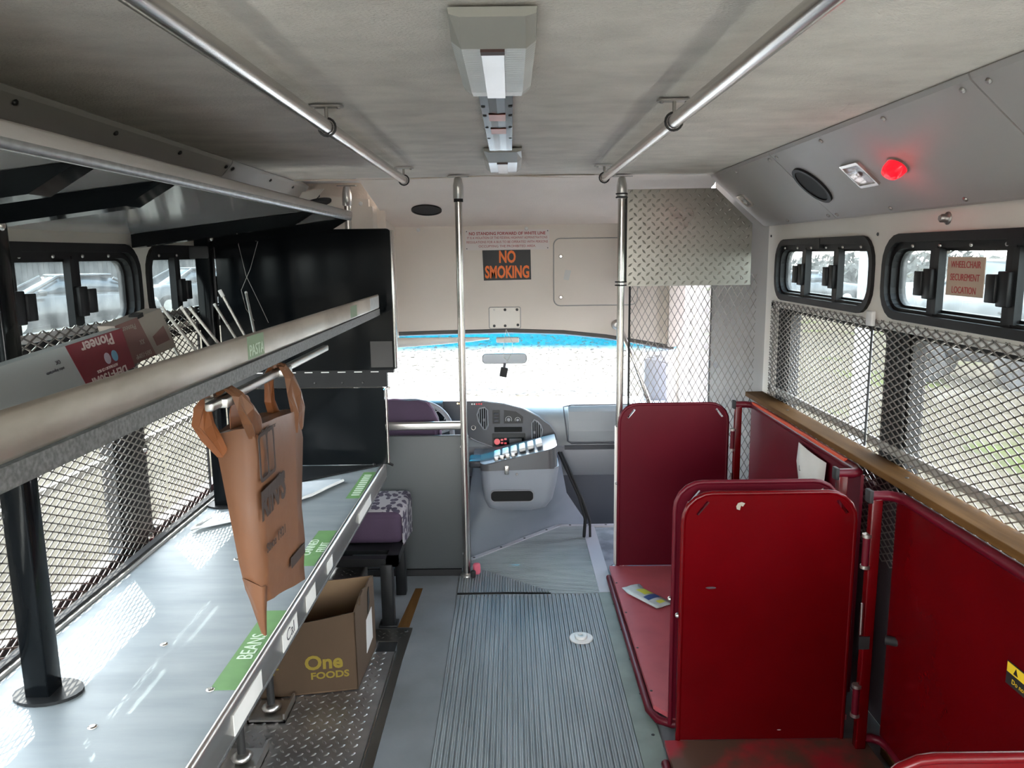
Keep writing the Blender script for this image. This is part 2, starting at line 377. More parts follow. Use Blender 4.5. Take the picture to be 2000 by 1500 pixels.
def lugs(u0, v0, u1, v1, pitch, mp, L=.022, W=.0065, h=.0022, clip=None):
    """raised tread bars of diamond plate: two interleaved square lattices of crossed bars"""
    b = MB()
    for k in (0, 1):
        v = v0+pitch*(.3+.5*k)
        while v < v1-pitch*.2:
            u = u0+pitch*(.3+.5*k)
            while u < u1-pitch*.2:
                if clip is None or clip(u, v):
                    a = math.radians(42 if k == 0 else -48); e = Vector((math.cos(a), math.sin(a))); n = Vector((-e.y, e.x)); c = Vector((u, v))
                    q = [c-e*L*.5, c-e*L*.15-n*W*.5, c+e*L*.15-n*W*.5, c+e*L*.5, c+e*L*.15+n*W*.5, c-e*L*.15+n*W*.5]
                    tp = [c-e*L*.25, c+e*L*.25]
                    vs = [mp(p.x, p.y, 0) for p in q]+[mp(p.x, p.y, h) for p in tp]
                    b.add(vs, [(0,1,6), (1,2,7,6), (2,3,7), (3,4,7), (4,5,6,7), (5,0,6)], True)
                u += pitch
            v += pitch
    return b
# ============================================================ SHELL
XR, XL, YB, ZC = 1.225, -1.275, -1.4, 1.935
# floor -------------------------------------------------------
fl = struct(MB().box((XL-.06, YB, -.06), (-.27, 3.64, 0)).box((-.27, YB, -.06), (XR+.06, 3.40, -.0045)).build('floor', 'floor_vinyl'))
# ribbed rubber runner: one extruded profile, ribs along the bus
def ribs(x0, x1, y0a, y0b, y1, z, pitch, h):
    b = MB(); prof = []; x = x0
    while x < x1-.0001:
        for dx, dz in ((0, 0), (.08, h), (.38, h), (.43, h*.7), (.47, h), (.74, h), (.80, 0)):
            xx = min(x+dx*pitch, x1); prof.append((xx, z+dz))
        x += pitch
    prof.append((x1, z)); n = len(prof)
    ya = lambda x: y0a+(y0b-y0a)*(x-x0)/(x1-x0)
    vs = [(x, ya(x), zz) for x, zz in prof]+[(x, y1, zz) for x, zz in prof]
    b.add(vs, [(i, i+1, n+i+1, n+i) for i in range(n-1)])
    b.add([(x0, y1, z-.005), (x1, y1, z-.005), (x1, y1, z+h), (x0, y1, z+h)], [(0,1,2,3)])
    return b
ribs(-.27, .395, YB, YB, 3.385, -.0035, .0185, .0075).build('ribbed_mat', 'rib_rubber', fl)
# loose triangular corner of the ribbed mat, cut across on the diagonal
tri = MB(); x = -.27
while x < .165:
    for a, c in ((x, x+.0085),):
        ye = 3.76-(a+.27)*(.355/.445); ye2 = 3.76-(c+.27)*(.355/.445)
        tri.add([(a, 3.405, .001), (c, 3.405, .001), (c, ye2, .001), (a, ye, .001), (a+.0015, 3.406, .0075), (c-.0015, 3.406, .0075), (c-.0015, ye2, .0075), (a+.0015, ye, .0075)],
                [(4,5,6,7), (0,1,5,4), (1,2,6,5), (2,3,7,6), (3,0,4,7)])
    x += .0125
tri.add([(-.27, 3.405, .002), (.175, 3.405, .002), (-.27, 3.76, .002)], [(0,1,2)])
tri.build('loose_mat_corner', 'rib_rubber', fl)
fm = MB().prism([(-.236, 3.70), (.175, 3.39), (.47, 3.39), (.47, 4.10), (.43, 4.30), (.262, 4.30), (-.226, 3.805), (-.27, 3.80), (-.27,3.4), (.175,3.388)], XY(-.02), .0185)
fm = MB().prism([(-.27, 3.388), (.47, 3.388), (.47, 4.302), (.262, 4.302), (-.27, 3.772)], XY(-.02), .0185).build('front_mat', 'front_mat', fl)
fr_ = MB(); y_ = 3.40
while y_ < 4.28:
    xa = max(-.27, -.27+(y_-3.772)*1.004)+.01
    fr_.prism([(xa, y_), (.398, y_), (.398, y_+.0075), (xa, y_+.0075)], XY(-.002), .0035); y_ += .0135
fr_.build('cross_ribs', 'front_mat', fl)
nos = MB()
nos.prism([(-.29, 3.772), (-.262, 3.760), (.270, 4.290), (.255, 4.316)], XY(-.004), .010)
nos.prism([(.255, 4.290), (.62, 4.280), (.62, 4.316), (.255, 4.316)], XY(-.004), .010)
no = nos.build('nosing', 'white_trim', fl)
for t in (.12, .38, .62, .86): screw((-.276+t*.54, 3.767+t*.535, .006), (0,0,1), no, .007, .002, 'screw_dark')
for x in (.33, .44, .54): screw((x, 4.300, .006), (0,0,1), no, .007, .002, 'screw_dark')
cs = MB().prism([(.40, 3.40), (.470, 3.40), (.470, 4.292), (.40, 4.292)], XY(-.003), .006).build('cover_strip', 'white_trim', fl)
ge = MB().box((.395, YB, -.004), (.475, 3.395, .004)).build('edge_strip', 'green_trim', fl)
for i in range(9): screw((.452, 1.35+i*.24, .004), (0,0,1), ge, .006, .002, 'screw_dark')
wr = MB(); 
for i in range(4): wr.tube([(-.27, 3.397+.001*i, .004), (-.05, 3.398, .0055), (.17, 3.392, .003)], .004, 6)
wr.build('mat_tear', 'hole', fl)
MB().prism([(-.505, 3.08), (-.455, 3.08), (-.44, 3.47), (-.475, 3.47)], XY(.0005), .001).build('worn_patch', 'wood', fl)
MB().box((.47, 3.40, -.06), (XR+.06, 3.72, -.002)).build('floor_corner', 'floor_vinyl', fl)
# cab floor and stepwell
cab = struct(MB().box((-1.2, 3.6, -.36), (1.15, 5.3, -.30)).box((-1.2, 3.64, -.30), (-.62, 3.66, 0)).box((.62, 3.72, -.30), (1.1, 3.74, 0)).build('floor_cab', 'carpet'))

# ceiling -----------------------------------------------------
ce = MB(); nx, ny = 16, 40
gx = [-1.035+i*(1.985/nx) for i in range(nx+1)]; gy = [YB+j*(3.78-YB)/ny for j in range(ny+1)]
def cz(x, y):
    s = .006*math.sin(x*5+.4)*math.exp(-((y-3.66)/.07)**2)
    return ZC+.004*math.cos(x*1.5)+s
ce.add([(x, y, cz(x, y)) for y in gy for x in gx], [(j*(nx+1)+i, j*(nx+1)+i+1, (j+1)*(nx+1)+i+1, (j+1)*(nx+1)+i) for j in range(ny) for i in range(nx)], True)
ceo = struct(ce.build('ceiling', 'ceil_fabric'))
sl = MB()
sl.add([(-.72, 3.70, 1.936), (1.0, 3.70, 1.936), (1.0, 3.80, 1.920), (-.712, 3.80, 1.918), (-.668, 4.425, 1.733), (1.0, 4.425, 1.739)], [(0,1,2,3), (3,2,5,4)])
sl.build('sloped_headliner', 'slope_fabric', ceo)
MB().tube([(-1.02, 3.74, 1.932), (-.5, 3.72, 1.930), (-.1, 3.66, 1.934), (.3, 3.74, 1.931), (.95, 3.76, 1.932)], .0035, 6).build('seam_welt', 'slope_fabric', ceo)
MB().box((-1.36, YB-.05, 1.955), (1.31, 4.55, 2.0)).box((-1.36, YB-.05, 1.60), (-1.30, 4.5, 1.96)).box((1.25, YB-.05, 1.60), (1.31, 4.5, 1.96)).build('roof_skin', 'body_white', ceo)

# coves -------------------------------------------------------
def cove(side, y0, y1, n, sc):
    s = 1 if side == 'R' else -1
    (xa, za), (xb, zb) = ((.945, 1.935), (1.215, 1.694)) if s > 0 else ((-1.03, 1.935), (-1.268, 1.690))
    e = Vector((xb-xa, 0, zb-za)).normalized(); nn = Vector((-s*abs(e.z), 0, -abs(e.x))).normalized()
    mp = basis((xa, 0, za), (0,1,0), e, nn); W = math.hypot(xb-xa, zb-za)
    b = MB(); prof = [(0, -.02), (0, .004), (.012, .009), (W*.5, .011), (W-.012, .009), (W, .004), (W, -.02)]
    b.loft([[mp(y, v, w) for v, w in prof] for y in (y0+.003, y1-.003)], True, True, False)
    o = struct(b.build('trim_%d' % n, 'cove_grey'))
    for y in sc:
        for v in (.028, W-.028):
            screw(mp(y, v, .010), nn, o, .0075, .006, 'screw_dark' if s < 0 else 'screw')
    return o, mp, nn, W
tr1, mpR, nR, WR = cove('R', 2.889, 3.715, 1, (2.925, 3.35))
tr2, _, _, _ = cove('R', 1.655, 2.889, 2, (1.70, 2.05, 2.45, 2.85))
tr3, _, _, _ = cove('R', .4, 1.655, 3, (1.61, 1.1))
cove('R', YB, .4, 4, ())
tr5, mpL, nL, WL = cove('L', 2.955, 4.05, 5, (2.99, 3.45, 3.8))
cove('L', 1.63, 2.955, 6, (1.70, 2.12, 2.52, 2.92))
cove('L', .3, 1.63, 7, (1.58,)); cove('L', YB, .3, 8, ())

# side walls with window openings ------------------------------
R_UP = [(2.62, 3.555), (1.22, 2.525), (-.12, 1.12), (-1.25, -.22)]
R_LO = [(2.475, 3.40), (1.08, 2.36), (-.24, .98), (-1.25, -.36)]
L_UP = [(2.725, 3.62), (1.32, 2.645), (-.05, 1.24), (-1.25, -.15)]
L_LO = [(2.575, 3.62), (1.22, 2.42), (-.1, 1.10), (-1.25, -.22)]
def sidewall(name, x, s, UP, LO, zl, zm, zu0):
    out = [(YB, -.4), (4.0, -.4), (4.0, 1.72), (YB, 1.72)]
    hs = [rrect(a, zu0, b, 1.612, .085) for a, b in UP]+[rrect(a, zl, b, zm, .02) for a, b in LO]
    return struct(MB().holed(out, hs, YZ(x), .05*s).build(name, 'cream_panel'))
wr_ = sidewall('wall_right', XR, 1, R_UP, R_LO, .80, 1.335, 1.372)
wl_ = sidewall('wall_left', XL, -1, L_UP, L_LO, .60, 1.312, 1.350)
wcount = [0]
def upper_window(a, b, z0, x, s, mull, detail=True):
    """sliding top light: stepped black frame, mullions with latches, panes"""
    wcount[0] += 1
    w = struct(thing('window_%d' % wcount[0], (x, (a+b)/2, z0), None, None))
    fr = MB()
    fr.holed(rrect(a-.014, z0-.014, b+.014, 1.626, .098), [rrect(a+.012, z0+.012, b-.012, 1.600, .075)], YZ(x-s*.012), s*.016)
    fr.holed(rrect(a+.001, z0+.001, b-.001, 1.611, .084), [rrect(a+.022, z0+.022, b-.022, 1.580, .062)], YZ(x+s*.004), s*.022)
    fr.holed(rrect(a+.012, z0+.012, b-.012, 1.600, .073), [rrect(a+.034, z0+.030, b-.034, 1.572, .050)], YZ(x+s*.026), s*.022)
    fr.build('frame', 'frame_black', w)
    MB().box((x+s*.034, a+.03, z0+.02), (x+s*.038, b-.03, 1.58)).build('pane', 'glass' if s > 0 else 'glass_tint', w)
    if detail:
        y = a+.10
        while y < b-.08: screw((x-s*.0, y, 1.588), (-s, 0, 0), w, .0055, .005); y += .15
    for y, latch in mull:
        mb = MB().box((x+s*.002, y-.018, z0+.012), (x+s*.03, y+.018, 1.588)); mo = mb.build('mullion', 'frame_black', w)
        MB().box((x-s*.004, y-.006-.022*latch-.012, z0+.02), (x+s*.004, y-.006-.022*latch+.012, 1.58)).build('slide_stile', 'satin_black', mo)
        ya = y-.006
        lt = MB().rbox((min(x-s*.018, x+s*.002), ya-.022, z0+.062), (max(x-s*.018, x+s*.002), ya+.022, z0+.150), .003)
        lt.rbox((min(x-s*.024, x-s*.004), ya+latch*.040-.020, z0+.070), (max(x-s*.024, x-s*.004), ya+latch*.040+.020, z0+.142), .003)
        lo = lt.build('latch', 'satin_black', mo)
    MB().box((x-s*.014, (a+b)/2-.03, 1.585), (x+s*.006, (a+b)/2+.03, 1.622)).build('top_clip', 'frame_black', w)
    return w
def lower_window(a, b, z0, z1, x, s):
    wcount[0] += 1
    w = struct(thing('window_%d' % wcount[0], (x, (a+b)/2, z0), None, None))
    MB().holed(rrect(a-.004, z0-.004, b+.004, z1+.004, .02), [rrect(a+.028, z0+.028, b-.028, z1-.028, .03)], YZ(x+s*.004), s*.045).build('frame', 'frame_black', w)
    MB().box((x+s*.040, a+.02, z0+.02), (x+s*.044, b-.02, z1-.02)).build('pane', 'glass_low', w)
    return w
upper_window(2.62, 3.555, 1.372, XR, 1, [(3.255, 1), (2.935, 1)])
upper_window(1.22, 2.525, 1.372, XR, 1, [(2.255, 1), (1.905, 1), (1.45, 1)])
upper_window(2.725, 3.62, 1.350, XL, -1, [(2.985, 1), (3.32, 1)])
upper_window(1.32, 2.645, 1.350, XL, -1, [(1.985, 1), (2.285, 1)])
for a, b in R_UP[2:]: upper_window(a, b, 1.372, XR, 1, [(a+.45, 1), (b-.45, 1)], False)
for a, b in L_UP[2:]: upper_window(a, b, 1.350, XL, -1, [(a+.45, 1), (b-.45, 1)], False)
for a, b in R_LO: lower_window(a, b, .80, 1.335, XR, 1)
for a, b in L_LO: lower_window(a, b, .60, 1.312, XL, -1)
pc = MB()
for (a, b), (c, d) in zip(R_LO[1:], R_LO[:-1]): pc.box((XR-.004, b-.012, .80), (XR, c+.012, 1.335))
pc.box((XR-.004, 3.385, .80), (XR, 3.50, 1.335))
pc.build('pillar_cover', 'frame_black', wr_)
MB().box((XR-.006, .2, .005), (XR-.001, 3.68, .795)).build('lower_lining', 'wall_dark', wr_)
pc = MB()
for (a, b), (c, d) in zip(L_LO[1:], L_LO[:-1]): pc.box((XL, b-.012, .60), (XL+.004, c+.012, 1.312))
pc.build('pillar_cover', 'frame_black', wl_)
MB().box((XL-.03, -1.25, .935), (XL-.012, 3.62, .957)).build('safety_bar', 'alu_bar', wl_)
MB().box((XL, 1.2, .565), (XL+.115, 3.5, .60)).build('window_sill', 'red_dark', wl_)
# rear wall behind the camera; opening and hatches added to let daylight in
wb_ = struct(MB().holed([(XL-.06, -.4), (XR+.06, -.4), (XR+.06, 1.97), (XL-.06, 1.97)], [rrect(-1.0, .78, .95, 1.86, .05)], XZ(YB), -.05).build('wall_back', 'cream_panel'))
for x, s_ in ((-1.02, -1), (.97, 1)):
    MB().holed([(0, .78), (.95, .78), (.95, 1.85), (0, 1.85)], [rrect(.1, .88, .85, 1.7, .05)], lambda u, v, w, x=x, s_=s_: (x+s_*(.02+.9*u), YB-.06-u*.3, v), .03).build('added_rear_hatch', 'cream_panel', wb_)

# front bulkhead above the windscreen ---------------------------
HY = 4.42
wf = MB()
low = [(-.74, 1.138), (-.4, 1.145), (0, 1.150), (.3, 1.138), (.55, 1.110), (.75, 1.075), (.94, 1.04)]
wf.prism(low+[(.94, 1.745), (-.74, 1.745)], XZ(HY), .04)
wf = struct(wf.build('wall_front', 'vinyl_grey'))
for x in (-.518, .092): screw((x, HY-.001, 1.717), (0,-1,0), wf, .011, .006, 'white_plastic', 'snap_cap')
ad = MB().prism(rrect(.248, 1.285, .72, 1.657, .035), XZ(HY-.012), .012).build('access_door', 'vinyl_grey', wf)
MB().tube([(u, HY-.006, v) for u, v in rrect(.245, 1.282, .723, 1.660, .037)+rrect(.245, 1.282, .723, 1.660, .037)[:1]], .0035, 6).build('door_shadow_line', 'door_wall', ad)  # edge shadow of the door, painted in as a thin darker bead
for z in (1.56, 1.33):
    screw((.285, HY-.012, z), (0,-1,0), ad, .012, .010, 'chrome', 'latch_knob')
MB().prism([(.30, 1.43), (.33, 1.425), (.345, 1.48), (.31, 1.485)], XZ(HY-.0135), .001).build('sticker_residue', 'paper', ad)
pl = MB().prism(rrect(-.124, 1.157, .051, 1.274, .008), XZ(HY-.008), .008).build('blank_plate', 'cream_panel', wf)
MB().tube([(u, HY-.002, v) for u, v in rrect(-.126, 1.155, .053, 1.276, .008)+rrect(-.126, 1.155, .053, 1.276, .008)[:1]], .003, 6).build('plate_shadow_line', 'door_wall', pl)  # shadow line round the plate, put in as darker grey colour
for x, z in ((-.035, 1.262), (.034, 1.262), (-.098, 1.170), (-.035, 1.170), (.038, 1.174)): screw((x, HY-.008, z), (0,-1,0), pl, .008, .006, 'screw_dark')
screw((-.098, 1.262 and HY-.006, 1.262), (0,-1,0), pl, .006, .003)
MB().loft([[(x, HY-.004, z), (x, HY+.09, z-.035), (x, HY+.10, z-.012), (x, HY+.03, z+.02)] for x, z in low], True, True, False).build('windscreen_header', 'dash_dark', wf)
MB().loft([[(x, HY+.002, z+.006), (x, HY+.002, z-.020), (x, HY+.035, z-.024), (x, HY+.035, z+.006)] for x, z in low], True, True, False).build('header_trim', 'trim_dark', wf)
# left return of the bulkhead
rl = MB().prism([(-1.28, 1.1), (-.735, 1.1), (-.735, 1.868), (-.98, 1.885), (-1.28, 1.72)], XZ(4.10), .03)
rl.prism([(4.10, 1.1), (4.43, 1.1), (4.43, 1.735), (4.10, 1.83)], lambda u, v, w: (-.735+w+(u-4.10)*.2, u, v), .02)
rl = rl.build('bulkhead_return', 'vinyl_grey', wf)
screw((-.775, 4.098, 1.845), (0,-1,0), rl, .011, .006, 'white_plastic', 'snap_cap')
MB().prism([(-1.05, 1.90), (-.94, 1.915), (-1.08, 1.76), (-1.16, 1.74)], XZ(4.0), .012).build('corner_gusset', 'cream_panel', wf)
MB().prism([(-.66, 1.70), (-.66, 1.955), (-1.30, 1.955), (-1.30, 1.60)], XZ(4.16), .02).build('return_filler', 'slope_fabric', wf)
# right: wall beside the entry door
wd = struct(MB().prism([(XR, 3.70), (XR+.05, 3.72), (1.13, 4.14), (1.075, 4.12)], XY(-.4), 2.36).build('wall_door', 'door_wall'))
MB().box((.95, 4.95, -.4), (1.15, 5.0, 1.96)).box((.90, 4.38, 1.04), (.99, 4.50, 1.96)).box((.9,4.38,1.735),(1.12,5.0,1.96)).build('door_surround', 'vinyl_grey', wd)
MB().rbox((.80, 4.60, .58), (.95, 4.68, 1.08), .02).build('windscreen_pillar', 'dash_mid', wd)
d1 = struct(thing('door_1', (1.10, 4.55, -.3), None, None))
MB().holed([(4.14, -.35), (4.95, -.35), (4.95, 1.86), (4.14, 1.86)], [rrect(4.20, .1, 4.53, 1.8, .03), rrect(4.575, .1, 4.91, 1.8, .03)], YZ(1.085), .035).build('door_frame', 'alu_bar', d1)
MB().box((1.10, 4.19, .08), (1.104, 4.92, 1.82)).build('door_glass', 'glass_door', d1)
MB().box((1.072, 4.12, -.3), (1.086, 4.14, 1.86)).build('door_seal', 'rubber', d1)
MB().loft([[(x*(.9-.06*i), 5.11+.32*i, z-.03*(x/.85)**2) for x in (-.9, -.6, -.2, .2, .6, .9)]+[(x*(.9-.06*i), 5.11+.32*i, -.1) for x in (.9, -.9)] for i, z in enumerate((.565, .50, .44, .37, .30))], True, True).build('bonnet', 'body_white', wd)
# cab shell (driver side, firewall, cowl) – closes the van in
cs_ = struct(MB().box((-1.34, 3.6, -.4), (-1.28, 4.2, 1.96)).box((-1.34, 4.17, .95), (-.72, 4.20, 1.96)).box((-1.05, 4.12, -.4), (-1.0, 5.3, .72)).box((-1.05, 4.45, .72), (-1.0, 4.52, 1.9)).box((-1.3, 4.12, -.4), (-1.0, 4.16, 1.75))
            .box((-1.05, 4.12, 1.2), (-1.0, 5.0, 1.9)).box((-1.05, 5.08, -.4), (1.1, 5.12, .58)).box((1.0, 4.96, -.4), (1.06, 5.3, .72)).build('wall_cab', 'dash_dark'))
# windscreen
wcount[0] += 1
ws = MB(); n = 12
rg = []
for i in range(n+1):
    t = i/n; x = -.97+t*1.94; bow = .16*(1-(x/.97)**2)
    zt = 1.15 if x < .1 else 1.15-.11*((x-.1)/.84)**1.3
    rg.append([(x, 4.46+bow*.25, zt+.015), (x, 4.62+bow*.55, (zt+.70)*.5+.01), (x, 4.92+bow, .615)])
ws.loft(rg, False, False)
wso = struct(ws.build('window_%d' % wcount[0], 'windscreen', recalc=False))
# ============================================================ LEFT SIDE: worktop, rack, cabinet
wt = thing('worktop', (-.88, 1.8, 0), 'long grey metal worktop with steel lip along the left windows', 'worktop')
srf = MB().prism([(-1.158, .3), (-.616, .3), (-.588, 3.36), (-1.158, 3.36)], XY(.628), .027).build('top_sheet', 'worktop_metal', wt)
lip = MB(); lp = lambda y: -.612+(y-.3)*.0092
for sect, nm, mm in (([(-.004, .630), (-.004, .659), (.002, .664), (.009, .661), (.011, .653), (.011, .588), (.007, .588), (.007, .63)], 'front_lip', 'stainless'),
                     ([(-.02, .588), (.010, .588), (.010, .577), (-.02, .577)], 'lip_underside', 'lip_dark')):
    lo = MB().loft([[(lp(y)+dx, y, z) for dx, z in sect] for y in (.3, 1.0, 1.7, 2.4, 3.0, 3.365)]).build(nm, mm, wt)
    if nm == 'front_lip': lipo = lo
MB().box((-1.172, .3, .602), (-1.150, 2.93, .664)).build('back_angle', 'alu_bar', wt)
MB().box((-1.182, .3, .662), (-1.160, 2.93, .672)).build('back_seal', 'rubber', wt)
for y in (1.25, 1.78, 2.35): screw((-1.150, y, .635), (1,0,0), wt, .008, .004)
for x, y in ((-.849, 1.403), (-.852, 1.733), (-.663, 1.533), (-.69, 1.16), (-.862, 2.26)): screw((x, y, .655), (0,0,1), wt, .0095, .003, 'chrome', 'pan_screw')
def sticker(parent, x0, y0, x1, y1, words_, size, m='green_label', nm='sticker', z=.6552):
    so = MB().prism([(x0, y0), (x1, y0), (x1+(y1-y0)*.0092, y1), (x0+(y1-y0)*.0092, y1)], XY(z), .0006).build(nm, m, parent)
    if words_: text('lettering', words_, basis(((x0+x1)/2+.004, (y0+y1)/2, z+.0007), (.0092,1,0), (-1,0,0), (0,0,1)), size, 'label_text', so, xs=.8)
    return so
sticker(wt, -.664, 1.53, -.605, 1.905, 'BEANS', .052)
sticker(wt, -.668, 2.20, -.606, 2.50, 'CANNED\nFRUIT', .040)
s3 = sticker(wt, -.648, 2.85, -.594, 3.21, None, .04)
for i in range(11): MB().box((-.634, 2.885+i*.027, .6558), (-.602, 2.885+i*.027+.014, .6564)).build('faded_letter', 'label_text', s3)
for i, (y0, y1, z0, z1) in enumerate(((1.46, 1.64, .592, .640), (1.80, 1.93, .592, .640), (2.02, 2.12, .592, .640), (2.26, 2.33, .60, .64), (2.74, 2.98, .592, .632))):
    tg = MB().box((lp(y0)+.0112, y0, z0), (lp(y1)+.0124, y1, z1)).build('paper_tag', 'paper', lipo)
    if i == 1: text('handwriting', 'Cal', basis((lp(1.86)+.0130, 1.865, .616), (.0092,1,0), (0,0,1), (1,0,0)), .045, 'ink', tg, xs=1.2)
# levelling feet
def foot(x, y, zf, first):
    f = thing('leveling_foot', (x, y, zf), first, 'table foot', 'levelling feet under the worktop')
    MB().cyl((x, y, zf+.012), (x, y, .626), .013, n=12).build('threaded_rod', 'screw_dark', f)
    MB().lathe([(.012, .0), (.030, .0), (.034, .008), (.022, .018), (.013, .02)], (x, y, zf+.016), (0,0,1), 18).build('flange', 'stainless', f)
    b = MB().box((x-.065, y-.065, zf), (x+.065, y+.065, zf+.006)); b.box((x-.065, y-.065, zf), (x-.058, y+.065, zf+.035)); b.box((x+.058, y-.065, zf), (x+.065, y+.065, zf+.035))
    b.box((x-.065, y-.065, zf), (x+.065, y-.058, zf+.014)).build('base_plate', 'stainless', f)
foot(-.865, 2.19, .006, 'steel levelling foot on tread plate, nearest the camera')
foot(-.855, 2.46, .006, 'steel levelling foot close in front of the cardboard carton')

# storage rack: two posts, narrow trough shelf, wide top shelf
rk = thing('storage_rack', (-1.03, 2.1, .655), 'black steel storage rack with two long shelves on posts', 'rack')
for x, y in ((-1.018, 1.525), (-1.095, 2.79)):
    po = MB().rbox((x-.026, y-.026, .657), (x+.026, y+.026, 1.70), .004).build('post', 'gloss_black', rk)
    MB().prism(ell(x+.01, y, .072, .052, 20), XY(.6555), .007).build('foot_flange', 'satin_black', po)
    screw((x+.027, y-.0, 1.645), (1,0,0), po, .010, .008, 'chrome', 'bolt')
ms = MB().box((-.832, .45, 1.329), (-.556, 3.215, 1.333)).build('trough_shelf', 'lip_dark', rk)
mlip = MB().loft([[(-.556, y, 1.363), (-.550, y, 1.363), (-.548, y, 1.368), (-.548, y, 1.414), (-.552, y, 1.420), (-.560, y, 1.418), (-.556, y, 1.41)] for y in (.45, 1.4, 2.3, 3.2)]).build('shelf_lip', 'lip_steel', ms)
MB().box((-.5585, .45, 1.333), (-.5485, 3.215, 1.3595)).build('lower_rail', 'rail_galv', ms)
pst = MB().box((-.5482, 1.585, 1.368), (-.5476, 1.692, 1.416)).build('sticker', 'green_label_pale', mlip)
text('lettering', 'PASTA', basis((-.5475, 1.641, 1.384), (0,1,0), (0,0,1), (1,0,0)), .034, 'label_text', pst, xs=.95)
MB().box((-.5482, 2.625, 1.368), (-.5476, 2.735, 1.408)).build('sticker', 'green_label_pale', mlip)
MB().box((-.5482, 3.00, 1.368), (-.5476, 3.195, 1.414)).build('clear_tape', 'galv', mlip)
# hanger bars below the trough and the rod with its clamps
for y in (1.52, 1.90):
    hb = MB().box((-.600, y-.018, 1.300), (-.594, y+.018, 1.340)).build('hanger_strap', 'bracket_metal', ms)
    MB().rbox((-.606, y-.035, 1.286), (-.560, y+.040, 1.306), .003).build('rod_clamp', 'stainless', hb)
MB().rbox((-.589, 1.44, 1.288), (-.571, 2.385, 1.306), .004).build('bag_rod', 'stainless', rk)
# top shelf: falls a little toward the wall; glossy underside with black cross bars
zt = lambda x: 1.728+(x+.65)*.115
ts = MB().prism([(-1.262, zt(-1.262)), (-.652, zt(-.652)), (-.652, zt(-.652)+.006), (-1.262, zt(-1.262)+.006)], lambda u, v, w: (u, .2+w, v), 2.99).build('top_shelf', 'shelf_under', rk)
MB().loft([[(-.652, y, 1.722), (-.646, y, 1.722), (-.640, y, 1.738), (-.640, y, 1.752), (-.646, y, 1.757), (-.652, y, 1.752)] for y in (.2, 1.2, 2.2, 3.192)]).build('top_shelf_lip', 'cove_grey', ts)
MB().loft([[(-.655, y, 1.720), (-.6455, y, 1.720), (-.6405, y, 1.7375), (-.6465, y, 1.7375)] for y in (.2, 1.2, 2.2, 3.194)]).build('lip_lower_band', 'galv', ts)
for y in (.62, 1.235, 1.535, 2.62, 3.165):
    wbar = .06
    MB().prism([(-1.255, zt(-1.255)-.045), (-.735, zt(-.735)-.040), (-.660, zt(-.66)-.005), (-.660, zt(-.66)-.001), (-1.255, zt(-1.255)-.001)], lambda u, v, w, y=y: (u, y-wbar/2+w, v), wbar).build('cross_bar', 'gloss_black', ts)
for y in (2.79,):
    MB().rbox((-1.14, y-.03, 1.575), (-1.07, y+.028, 1.62), .006).build('post_clamp', 'rubber', rk)

# wire dividers standing in the trough
for i, (yb, yt, zt_, mm) in enumerate(((1.775, 1.775, 1.446, 'white_plastic'), (1.855, 1.885, 1.440, 'white_plastic'), (1.965, 1.925, 1.452, 'white_plastic'), (2.05, 2.035, 1.446, 'white_plastic'), (2.12, 2.09, 1.440, 'white_plastic'), (2.25, 2.265, 1.438, 'white_plastic'), (2.325, 2.33, 1.462, 'white_plastic'), (2.405, 2.535, 1.460, 'white_plastic'))):
    where = ['leftmost of the pale metal rods, beside the printed carton', 'second pale metal rod from the printed carton on the shelf', 'third pale metal rod from the printed carton on the shelf',
             'fourth pale metal rod from the printed carton on the shelf', 'fifth pale metal rod, next to the black post', 'short pale metal rod in front of the black panel',
             'pale metal rod with a wider cap before the black panel', 'rightmost of the pale metal rods, before the black panel'][i]
    r = thing('metal_rod', (-.805, yb, 1.334), where, 'rod', 'pale metal rods in the shelf trough')
    a, b = Vector((-.805, yb, 1.334)), Vector((-.868, yt, zt_))
    MB().cyl(a, b, .0042, n=8).build('shaft', 'alu_bar', r)
    MB().cyl(b, b+(b-a).normalized()*(.022 if i == 6 else .008), .0062 if i == 6 else .0046, n=8).build('tip', 'white_plastic', r)
# printed cartons of a car stereo standing upside down in the trough
Rb = Matrix.Rotation(math.radians(3.5), 3, 'X') @ Matrix.Rotation(math.radians(0), 3, 'Y')
def cpt(u, v, w, o=Vector((-.790, 1.26, 1.335))):
    # u along +y, v up the leaning face, w toward the aisle
    p = Vector((-.22*v*1.0+w, u, v)); return tuple(o+Rb @ p)
bx = thing('stereo_box', (-.85, 1.42, 1.348), 'white and dark red printed stereo carton lying upside down on the shelf', 'box')
bb = MB(); fc = [(-.16,0),(.335,0),(.335,.082),(-.16,.082)]
bb.prism(fc, lambda u, v, w: cpt(u, v, w-.022), .022).build('carton', 'box_white', bx)
rp = MB().prism([(.150,.0),(.335,0),(.335,.082),(.128,.082)], lambda u, v, w: cpt(u, v, w), .0008).build('red_panel', 'box_red', bx)
flip = lambda u0, v0: (lambda u, v, w: cpt(u0-u, v0-v, w+.0010))
text('lettering', 'Pioneer', flip(.232, .070), .030, 'box_text', rp, xs=1.25, bold=.02)
text('lettering', 'DEH-150MP', flip(.232, .004), .024, 'box_text', rp, xs=1.15, bold=.02)
text('lettering', 'AUTORADIO CD RDS', flip(.235, .019), .008, 'box_text', rp, xs=1.0)
for u, mm in ((.246, 'pale_logo'), (.274, 'blue_logo')): MB().prism(ell(u, .036, .011, .011, 20), lambda a, b, w: cpt(a, b, w+.0009), .0006).build('round_logo', mm, rp)
text('lettering', 'OK', flip(.09, .06), .010, 'ink', bx); text('lettering', 'aviso importante', flip(.075, .047), .008, 'ink', bx)
